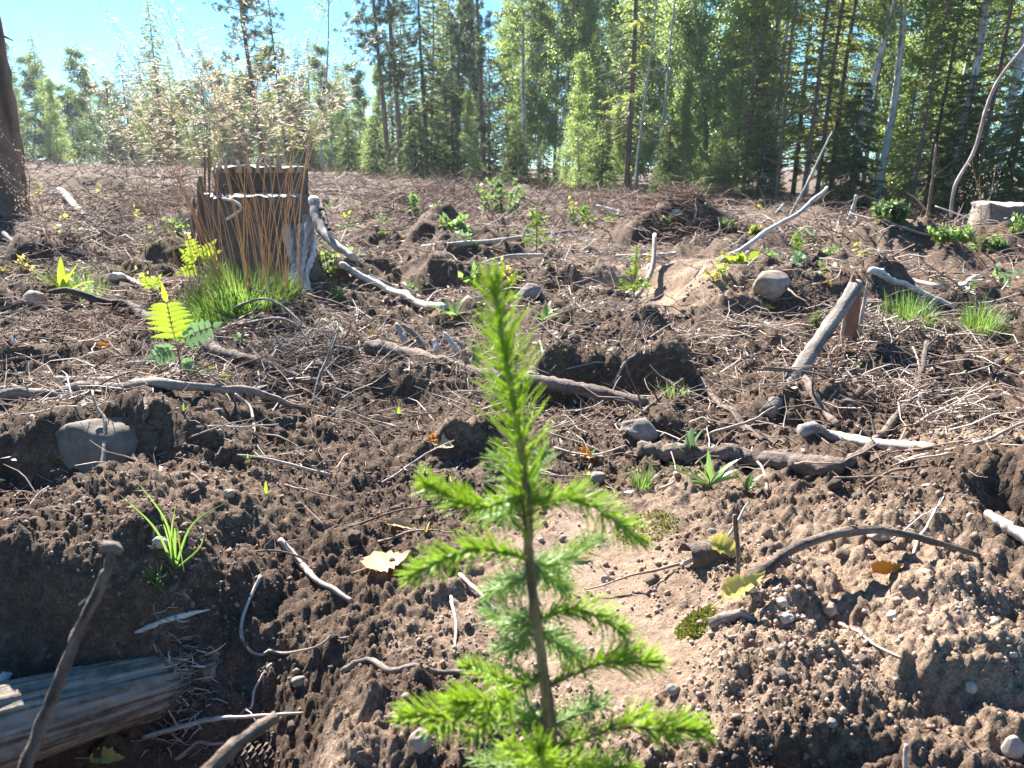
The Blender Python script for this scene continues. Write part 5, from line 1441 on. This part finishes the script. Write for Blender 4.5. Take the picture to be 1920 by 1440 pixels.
herb('leafy_bush', 'narrow upright green sapling beside the right leafy bush', 1632, 412, 30, 74, 160, 12, M['bush_leaf'], stems=4)
HB = [(845, 428, 60, 26, 60, 16, 'leaf_green', 'pale green weed with broad leaves left of the leafy bush'), (780, 400, 30, 34, 40, 14, 'leaf_green', 'thin upright weed far behind the splintered log'),
      (655, 415, 34, 14, 26, 16, 'leaf_bright', 'yellow leaved weed right of the stump'), (1085, 415, 46, 26, 90, 9, 'grass', 'light green weeds right of the leafy bush'),
      (1140, 425, 56, 24, 90, 9, 'grass', 'light green weeds left of the far soil heap'), (1010, 425, 30, 36, 60, 10, 'leaf_green', 'slim weed in front of the leafy bush'),
      (1365, 425, 40, 18, 50, 9, 'bush_leaf', 'low weeds behind the far soil heap'), (1415, 432, 30, 12, 40, 9, 'leaf_bright', 'yellowish weeds left of the pale pole'),
      (1780, 452, 90, 34, 190, 13, 'leaf_green', 'patch of low weeds left of the right stump'), (1850, 470, 80, 30, 160, 13, 'bush_leaf', 'patch of low weeds in front of the right stump'),
      (1905, 440, 40, 40, 70, 13, 'leaf_green', 'weeds at the right border before the stump'), (1385, 492, 40, 12, 14, 26, 'leaf_bright', 'yellow-green leaves at the foot of the pale pole'),
      (48, 505, 26, 34, 26, 13, 'leaf_lime', 'yellow leaved weed on a dark stem at the left border'), (15, 515, 20, 18, 18, 12, 'leaf_lime', 'low yellow weed at the very left border'),
      (618, 520, 30, 66, 34, 15, 'leaf_green', 'clover-like upright weed right of the stump root'), (300, 440, 30, 18, 24, 12, 'leaf_bright', 'small yellow weed far behind the rowan seedling'),
      (1610, 690, 24, 14, 20, 8, 'leaf_green', 'tiny weed in the debris right of the leaning stick'), (455, 640, 26, 24, 20, 11, 'leaf_bluish', 'tiny pale weed below the tussock'),
      (1888, 680, 20, 14, 14, 10, 'leaf_lime', 'tiny yellow weed in the debris near the right border'), (720, 440, 30, 12, 24, 10, 'leaf_green', 'low weed between stump and leafy bush'),
      (1255, 415, 40, 14, 60, 8, 'bush_leaf', 'low weeds on the left of the far soil heap'), (390, 690, 24, 16, 18, 10, 'leaf_bright', 'small yellow weed at the foot of the rowan seedling'),
      (1590, 400, 70, 18, 90, 9, 'bush_leaf', 'low green weeds below the parallel brown poles'), (1750, 410, 60, 16, 80, 10, 'bush_leaf', 'low green weeds at the foot of the crooked sapling')]
for x, y, w, h, n, l, mt, lab in HB:
    herb('weed', lab, x, y, w, h, n, l, M[mt], stems=5 if n < 100 else 9)

# moss cushions
def moss(label, px, py, w_px, n=900, ky=1.0):
    b = P(px, py); r = px2m(b, w_px) / 2
    a = rng.random(n) * 6.28; q = np.sqrt(rng.random(n)); x = b[0] + q * np.cos(a) * r; y = b[1] + q * np.sin(a) * r * ky
    B_ = np.stack([x, y, height(x, y) - 0.001], -1)
    mb = MB(); mb.cards(B_, rng.normal(size=(n, 3)) * 0.7 + [0, 0, 1], rng.uniform(0.004, 0.011, n), 0.003, rng.random(n))
    ob = mb.build('moss', M['moss'], smooth=False, origin=b); tag(ob, label, 'moss', kind='stuff')
moss('moss cushion behind the slanting twig', 1090, 765, 110, 1500)
moss('moss beside the short grey stick', 1305, 1168, 70)
moss('yellow moss on the slope left of the tussock', 290, 470, 130, 2600, 2.0)
moss('moss under the rowan seedling', 385, 695, 60)
moss('moss patch on the sandy ground right of the seedling', 1210, 990, 120, 700)
moss('moss on the shaded bank at the left', 60, 520, 90)

# spruce cones
def cone(label, px, py, len_px, wid_px, rot):
    b = P(px, py, None, 0.008); L, Wd = px2m(b, len_px), px2m(b, wid_px)
    o = empty('spruce_cone', b); o.rotation_euler = (0, R(8), R(rot)); tag(o, label, 'cone')
    n = 130; i = np.arange(n); t = i / n; ph = i * 2.39996
    r = Wd / 2 * np.sin(np.pi * (0.12 + 0.86 * t)) ** 0.7
    p = np.stack([(t - 0.5) * L, np.cos(ph) * r * 0.72, np.sin(ph) * r * 0.72], -1)
    d = np.stack([np.full(n, 0.75), np.cos(ph) * 0.7, np.sin(ph) * 0.7], -1)
    sd = nrm(np.cross(d, np.stack([np.zeros(n), np.cos(ph), np.sin(ph)], -1)))
    mb = MB(); mb.cards(p, d, Wd * 0.42, Wd * 0.36, rng.random(n), fold=-0.12, mid=0.6, side=sd); tag(mb.build('scales', M['cone'], o, smooth=False), kind='stuff')
    cb_ = MB(); tt = np.linspace(0.02, 0.98, 12); cb_.tube(np.stack([(tt - 0.5) * L, 0 * tt, 0 * tt], -1), Wd / 2 * 0.74 * np.sin(np.pi * (0.1 + 0.86 * tt)) ** 0.7, 10); cb_.build('core', M['cone'], o)
cone('spruce cone lying at the bottom border left of the seedling', 485, 1432, 120, 50, 5)
cone('spruce cone in the dark debris left of the leaning stick', 1405, 690, 46, 20, 65)

# ------------------------------------------------------------------ loose twigs one can count: copies of a few shapes
TW = []
for i in range(12):
    L = 1.0
    mb = MB(); ln = curve((-0.5, 0, 0), (1, 0, 0), L, 14, 0.13); ln[:, 2] = ln[:, 2] * 0.6
    mb.tube(ln, np.linspace(0.020, 0.008, 14) * rng.uniform(0.7, 1.3), 6, v=0.2 + 0.75 * i / 12, jit=0.18)
    side = []
    for k in range(rng.integers(0, 4)):
        q = rng.integers(3, 12); s2 = curve(ln[q], (0.6, rng.choice([-1, 1]) * 0.8, rng.uniform(0, 0.7)), rng.uniform(0.12, 0.3), 7, 0.15)
        b2 = MB(); b2.tube(s2, np.linspace(0.009, 0.003, 7), 5, v=0.2 + 0.75 * i / 12); side.append(b2.mesh('side_twig', M['twig']))
    TW.append((mb.mesh('dry_twig', M['twig']), side))
for i in range(270):
    y = 0.95 * (7.5 / 0.95) ** random.random(); x = y * random.uniform(-0.68, 0.68)
    sm = float(sand_mask(np.array([x]), np.array([y]))[0])
    if sm > 0.6 and random.random() < 0.8: y = random.uniform(2.4, 6.0); x = y * random.uniform(-0.68, 0.68)
    if abs(x) < 0.16 and y < 1.3: continue
    L = random.uniform(0.07, 0.22) * (0.55 + 0.28 * min(y, 4.5)); a = random.uniform(0, 6.28)
    if random.random() < 0.5: a = random.uniform(-0.6, 0.6)
    dx, dy = math.cos(a) * L / 2, math.sin(a) * L / 2
    p0, p1 = G(x - dx, y - dy, 0.006), G(x + dx, y + dy, 0.006)
    if random.random() < 0.3: p1[2] += random.uniform(0, 0.4) * L
    me, side = random.choice(TW)
    o = bpy.data.objects.new('dry_twig', me); COL.objects.link(o)
    v = Vector(p1 - p0); o.location = (p0 + p1) / 2; o.rotation_mode = 'QUATERNION'; o.rotation_quaternion = v.to_track_quat('X', 'Z')
    th = random.uniform(0.6, 1.25)
    o.scale = (v.length, v.length * th, v.length * th)
    tag(o, 'loose dry twig scattered over the clearing among the larger sticks', 'twig', 'loose twigs on the ground')
    for sme in side:
        c = bpy.data.objects.new('side_twig', sme); COL.objects.link(c); c.parent = o

# clods of earth
IC = None
def ico():
    t = (1 + 5 ** 0.5) / 2
    v = nrm(np.array([[-1, t, 0], [1, t, 0], [-1, -t, 0], [1, -t, 0], [0, -1, t], [0, 1, t], [0, -1, -t], [0, 1, -t], [t, 0, -1], [t, 0, 1], [-t, 0, -1], [-t, 0, 1]], float))
    f = np.array([[0, 11, 5], [0, 5, 1], [0, 1, 7], [0, 7, 10], [0, 10, 11], [1, 5, 9], [5, 11, 4], [11, 10, 2], [10, 7, 6], [7, 1, 8], [3, 9, 4], [3, 4, 2], [3, 2, 6], [3, 6, 8], [3, 8, 9], [4, 9, 5], [2, 4, 11], [6, 2, 10], [8, 6, 7], [9, 8, 1]])
    return v, f
def ico2():
    v, f = ico(); v = list(map(tuple, v)); mid = {}
    def m(a, b):
        k = (min(a, b), max(a, b))
        if k not in mid:
            q = nrm(np.array(v[a]) + np.array(v[b])); v.append(tuple(q)); mid[k] = len(v) - 1
        return mid[k]
    nf = []
    for a, b, c in f:
        x, y, z = m(a, b), m(b, c), m(c, a); nf += [[a, x, z], [b, y, x], [c, z, y], [x, y, z]]
    return np.array(v), np.array(nf)
iv, if_ = ico(); iv2, if2 = ico2()
CL = []
for i in range(10):
    k = 1 + 0.30 * perlin(iv2[:, 0] * 1.7 + i * 3, iv2[:, 1] * 1.7 + iv2[:, 2], 60) + 0.2 * perlin(iv2[:, 1] * 4 + i, iv2[:, 2] * 4 - iv2[:, 0], 61) + 0.13 * rng.normal(size=len(iv2))
    mb = MB(); mb.add(iv2 * k[:, None] * [1, 0.9, 0.75], if2, 0.35 + 0.65 * i / 10 + 0 * k); CL.append(mb.mesh('earth_clod', M['clod']))
for i in range(110):
    y = 0.75 * (4.0 / 0.75) ** random.random(); x = y * random.uniform(-0.66, 0.66)
    if abs(x - 0.03) < 0.17 and y < 1.35: continue
    sm = float(sand_mask(np.array([x]), np.array([y]))[0])
    o = bpy.data.objects.new('earth_clod', CL[random.randrange(5, 10) if sm > 0.4 else random.randrange(0, 7)]); COL.objects.link(o)
    s = random.uniform(0.005, 0.013) * (0.6 + 0.35 * y); o.location = G(x, y, s * 0.25); o.scale = (s, s, s); o.rotation_euler = (random.uniform(-0.4, 0.4), random.uniform(-0.4, 0.4), random.uniform(0, 6.28))
    tag(o, 'loose clod of earth lying on the churned soil', 'clod', 'loose clods of earth')

# ------------------------------------------------------------------ uncountable: crumbs, chips, fine twigs, needles
def scatter(n, r0, r1, amax=0.72):
    r = r0 * (r1 / r0) ** rng.random(n); a = rng.uniform(-amax, amax, n)
    x = r * np.sin(a); y = r * np.cos(a)
    return x, y, r
def lie(x, y):
    """1 where loose litter stays, 0 on steep banks"""
    e = 0.03
    gx = (raw_height(x + e, y) - raw_height(x - e, y)) / (2 * e); gy = (raw_height(x, y + e) - raw_height(x, y - e)) / (2 * e)
    return 1 - 0.93 * sstep(0.45, 0.9, np.hypot(gx, gy))
def crumbs():
    n = 58000
    x, y, r = scatter(n, 0.55, 4.0, 0.7)
    sm = sand_mask(x, y); ro = rough_mask(x, y)
    dens = 0.12 + 0.88 * sstep(-0.2, 0.4, perlin(x * 4, y * 4, 70) + 0.4 * perlin(x * 11, y * 11, 71))
    keep = rng.random(n) < dens * (0.12 + 0.88 * ro)
    x, y, r, sm = x[keep], y[keep], r[keep], sm[keep]; n = len(x)
    s = np.minimum(rng.lognormal(math.log(0.0015), 0.5, n), 0.0052) * np.clip(0.75 + 0.38 * r, 1, 2.4)
    z = height(x, y) + s * 0.35
    sc = s[:, None] * rng.uniform(0.7, 1.3, (n, 3))
    V = iv[None] * sc[:, None, :] * (1 + 0.2 * rng.normal(size=(n, 12, 1))) + np.stack([x, y, z], -1)[:, None]
    F = (np.arange(n)[:, None, None] * 12 + if_[None]).reshape(-1, 3)
    v = np.clip(0.25 + 0.55 * sm + 0.16 * rng.normal(size=n), 0, 1)
    mb = MB(); mb.add(V.reshape(-1, 3), F, np.repeat(v, 12)); tag(mb.build('soil_crumbs', M['crumb']), 'small crumbs of soil and grit all over the ground', kind='stuff')
crumbs()
def litter():
    # fine twigs over the cut area
    n = 24000; x, y, r = scatter(n, 1.5, 26)
    sm = sand_mask(x, y); keep = rng.random(n) < (0.12 + 0.88 * (1 - sm)) * (0.35 + 0.65 * sstep(-0.3, 0.3, perlin(x * 1.1, y * 1.1, 80))) * sstep(1.2, 2.6, r) * lie(x, y); x, y, r = x[keep], y[keep], r[keep]; n = len(x)
    z = height(x, y) + 0.004
    a = rng.random(n) * 6.28; D = np.stack([np.cos(a), np.sin(a), np.abs(rng.normal(size=n)) * 0.28], -1)
    L = rng.uniform(0.05, 0.2, n) * np.clip(0.5 + 0.16 * r, 0.6, 2.4)
    mb = MB(); mb.twigs(np.stack([x, y, z], -1), D, L, L * rng.uniform(0.007, 0.016, n) + 0.0006, np.clip(rng.beta(1.6, 1.3, n), 0, 1), bend=0.22)
    tag(mb.build('twig_litter', M['twig']), 'fine broken twigs covering the clearing', kind='stuff')
    # bark and wood chips
    n = 52000; x, y, r = scatter(n, 0.9, 24)
    sm = sand_mask(x, y); keep = rng.random(n) < (0.06 + 0.94 * (1 - sm)) * (0.3 + 0.7 * sstep(-0.2, 0.3, perlin(x * 1.6, y * 1.6, 82))) * sstep(1.3, 3.0, r) * lie(x, y); x, y, r = x[keep], y[keep], r[keep]; n = len(x)
    B = np.stack([x, y, height(x, y) + 0.003], -1); a = rng.random(n) * 6.28
    D = np.stack([np.cos(a), np.sin(a), rng.normal(size=n) * 0.3], -1)
    L = rng.uniform(0.008, 0.035, n) * np.clip(0.6 + 0.22 * r, 0.7, 3)
    Sd = nrm(np.cross(D, np.stack([rng.normal(size=n) * 0.5, rng.normal(size=n) * 0.5, np.ones(n)], -1)))
    mb = MB(); mb.cards(B, D, L, L * rng.uniform(0.15, 0.5, n), np.clip(rng.beta(1.5, 1.5, n), 0, 1), fold=0.12, mid=0.5, side=Sd)
    tag(mb.build('bark_chips', M['chip'], smooth=False), 'bark and wood chips covering the clearing', kind='stuff')
    # brown dead needles and spruce twig rubbish
    n = 16000; x, y, r = scatter(n, 1.2, 7)
    keep = rng.random(n) < (1 - 0.9 * sand_mask(x, y)) * sstep(-0.35, 0.2, perlin(x * 1.9, y * 1.9, 84)) * sstep(1.1, 2.2, r) * lie(x, y); x, y, r = x[keep], y[keep], r[keep]; n = len(x)
    B = np.stack([x, y, height(x, y) + 0.003], -1); a = rng.random(n) * 6.28
    D = np.stack([np.cos(a), np.sin(a), np.abs(rng.normal(size=n)) * 0.35], -1)
    mb = MB(); mb.twigs(B, D, rng.uniform(0.015, 0.07, n), 0.0011, rng.random(n), bend=0.2, segs=2)
    tag(mb.build('needle_litter', M['red_litter']), 'reddish brown dead needles and twig ends on the ground', kind='stuff')
litter()
def far_debris():
    n = 11000; x, y, r = scatter(n, 5.5, 32, 0.68)
    keep = rng.random(n) < (0.3 + 0.7 * sstep(-0.3, 0.3, perlin(x * 0.6, y * 0.6, 86))); x, y, r = x[keep], y[keep], r[keep]; n = len(x)
    a = rng.random(n) * 6.28; D = np.stack([np.cos(a), np.sin(a) * 0.6, np.abs(rng.normal(size=n)) * 0.35], -1)
    L = rng.uniform(0.15, 0.55, n) * np.clip(r / 12, 0.7, 2)
    mb = MB(); mb.twigs(np.stack([x, y, height(x, y) + 0.01], -1), D, L, L * 0.011 + 0.002, np.clip(rng.beta(1.4, 1.6, n), 0, 1), bend=0.25)
    tag(mb.build('far_debris', M['red_litter']), 'distant tangle of brown logging debris', kind='stuff')
far_debris()
# heaps of reddish brushwood left by the logging
def brush(label, px, py, w_px, h_px, n, dep=0.5, mat='red_litter', L=0.3):
    b = P(px, py); w = px2m(b, w_px); h = px2m(b, h_px)
    x = b[0] + rng.normal(size=n) * w * 0.28; y = b[1] + dep * 0.5 + rng.normal(size=n) * dep * 0.4
    q = np.exp(-((x - b[0]) / (w * 0.45)) ** 2)
    z = height(x, y) + rng.random(n) ** 1.5 * h * q
    a = rng.random(n) * 6.28; D = np.stack([np.cos(a), np.sin(a) * 0.7, rng.normal(size=n) * 0.3], -1)
    LL = L * rng.uniform(0.4, 1.5, n)
    mb = MB(); mb.twigs(np.stack([x, y, z], -1) - D * LL[:, None] * 0.4, D, LL, LL * 0.010 + 0.0012, rng.random(n), bend=0.3)
    ob = mb.build('brush_pile', M[mat], origin=b); tag(ob, label, 'brush', kind='stuff')
brush('reddish brush heap left of the stump', 230, 395, 300, 45, 1500, 2.5)
brush('reddish brush in front of the forest right of the stump', 720, 395, 260, 34, 1300, 4.0)
brush('brush lying below the narrow dark spruce', 830, 372, 320, 28, 1300, 5.0, L=0.5)
brush('brush at the foot of the broad aspen', 1180, 398, 260, 26, 900, 3.5, L=0.5)
brush('brush and roots on the far soil heap', 1275, 440, 150, 30, 700, 0.8, L=0.18)
brush('fallen brush at the right forest edge', 1700, 405, 240, 44, 1300, 3.0, L=0.6)
brush('twiggy debris behind the pale pole', 1560, 440, 240, 26, 700, 1.5, 'twig')
brush('tangle of roots and twigs right of the leaning stick', 1740, 780, 260, 50, 420, 0.5, 'twig', 0.10)
brush('tangle of twigs above the dark bank at the right', 1700, 665, 220, 30, 420, 0.5, 'twig', 0.11)
brush('twig tangle left below the rowan seedling', 120, 640, 260, 30, 600, 0.5, 'red_litter', 0.09)
brush('fine twig tangle in front of the tussock', 560, 690, 180, 30, 330, 0.5, 'twig', 0.12)
brush('twigs in the far left debris', 120, 470, 260, 26, 900, 1.5, 'twig', 0.18)
brush('root fibres at the bottom left beside the cone', 330, 1390, 110, 30, 260, 0.06, 'twig', 0.03)
# larger pale sticks lying about in the debris
for i in range(46):
    y = 3.2 * (15 / 3.2) ** random.random(); x = y * random.uniform(-0.66, 0.66)
    L = random.uniform(0.18, 0.6) * (0.6 + y / 9); a = random.choice([random.uniform(-0.5, 0.5), random.uniform(0, 3.1)])
    p0, p1 = G(x - math.cos(a) * L / 2, y - math.sin(a) * L / 2, 0.01), G(x + math.cos(a) * L / 2, y + math.sin(a) * L / 2, 0.015)
    if random.random() < 0.4: p1[2] += random.uniform(0.05, 0.35) * L
    mb = MB(); r0 = random.uniform(0.006, 0.016) * (0.6 + y / 10)
    C = smooth(np.array([p0, (p0 + p1) / 2 + rng.normal(size=3) * L * 0.05, p1]), 14)
    mb.tube(C, np.linspace(r0, r0 * 0.6, 14), 8, jit=0.12)
    o = mb.build('bleached_stick', M[random.choice(['white_wood', 'weathered', 'root_pale', 'bark_grey'])], origin=p0)
    tag(o, 'bleached stick scattered in the debris of the middle distance', 'stick', 'bleached sticks in the middle distance')
WP = []
for i in range(5):
    sb, lb = MB(), MB()
    for q in range(4):
        ln = curve((rng.normal() * 0.02, rng.normal() * 0.02, -0.01), (rng.normal() * 0.5, rng.normal() * 0.5, 1), rng.uniform(0.06, 0.16), 6, 0.1)
        sb.tube(ln, 0.0015, 4, cap=False); m = 7
        lb.cards(ln[rng.integers(1, 6, m)], rng.normal(size=(m, 3)) + [0, 0, 0.3], rng.uniform(0.03, 0.06, m), rng.uniform(0.015, 0.03, m), rng.random(m), fold=0.15)
    WP.append((sb.mesh('stems', M['shoot_green']), lb.mesh('leaves', M[['leaf_green', 'leaf_bluish', 'bush_leaf', 'leaf_lime', 'grass'][i]])))
for i in range(64):
    y = 3.0 * (18 / 3.0) ** random.random(); x = y * random.uniform(-0.62, 0.68)
    a, b = random.choice(WP); sc_ = random.uniform(0.5, 1.1) * (0.6 + y / 12)
    o = empty('small_weed', G(x, y), random.uniform(0, 6.28), sc_); tag(o, 'small green weed sprouting singly in the logging debris', 'weed', 'single small weeds in the debris')
    for me in (a, b):
        c = bpy.data.objects.new(me.name.split('.')[0], me); COL.objects.link(c); c.parent = o; tag(c, kind='stuff')

# ------------------------------------------------------------------ thin volume added as a veil: lifts the darks like lens glare
def glare_veil():
    m, nt, new, link = nodes_of('glare_veil')
    out = new('ShaderNodeOutputMaterial'); pv = new('ShaderNodeVolumePrincipled')
    pv.inputs['Color'].default_value = (0.78, 0.88, 1.0, 1)
    pv.inputs['Density'].default_value = 0.0005
    pv.inputs['Anisotropy'].default_value = 0.35
    link(pv.outputs[0], out.inputs['Volume'])
    e = 330.0; z0, z1 = -4.0, 17.0
    V = [(x, y, z) for z in (z0, z1) for x, y in ((-e, -e), (e, -e), (e, e), (-e, e))]
    F = [(3, 2, 1, 0), (4, 5, 6, 7), (0, 1, 5, 4), (1, 2, 6, 5), (2, 3, 7, 6), (3, 0, 4, 7)]
    mb = MB(); mb.add(V, F); o = mb.build('glare_veil', m, smooth=False); tag(o, 'thin pale veil added in the air to lift the dark tones', kind='stuff')
glare_veil()
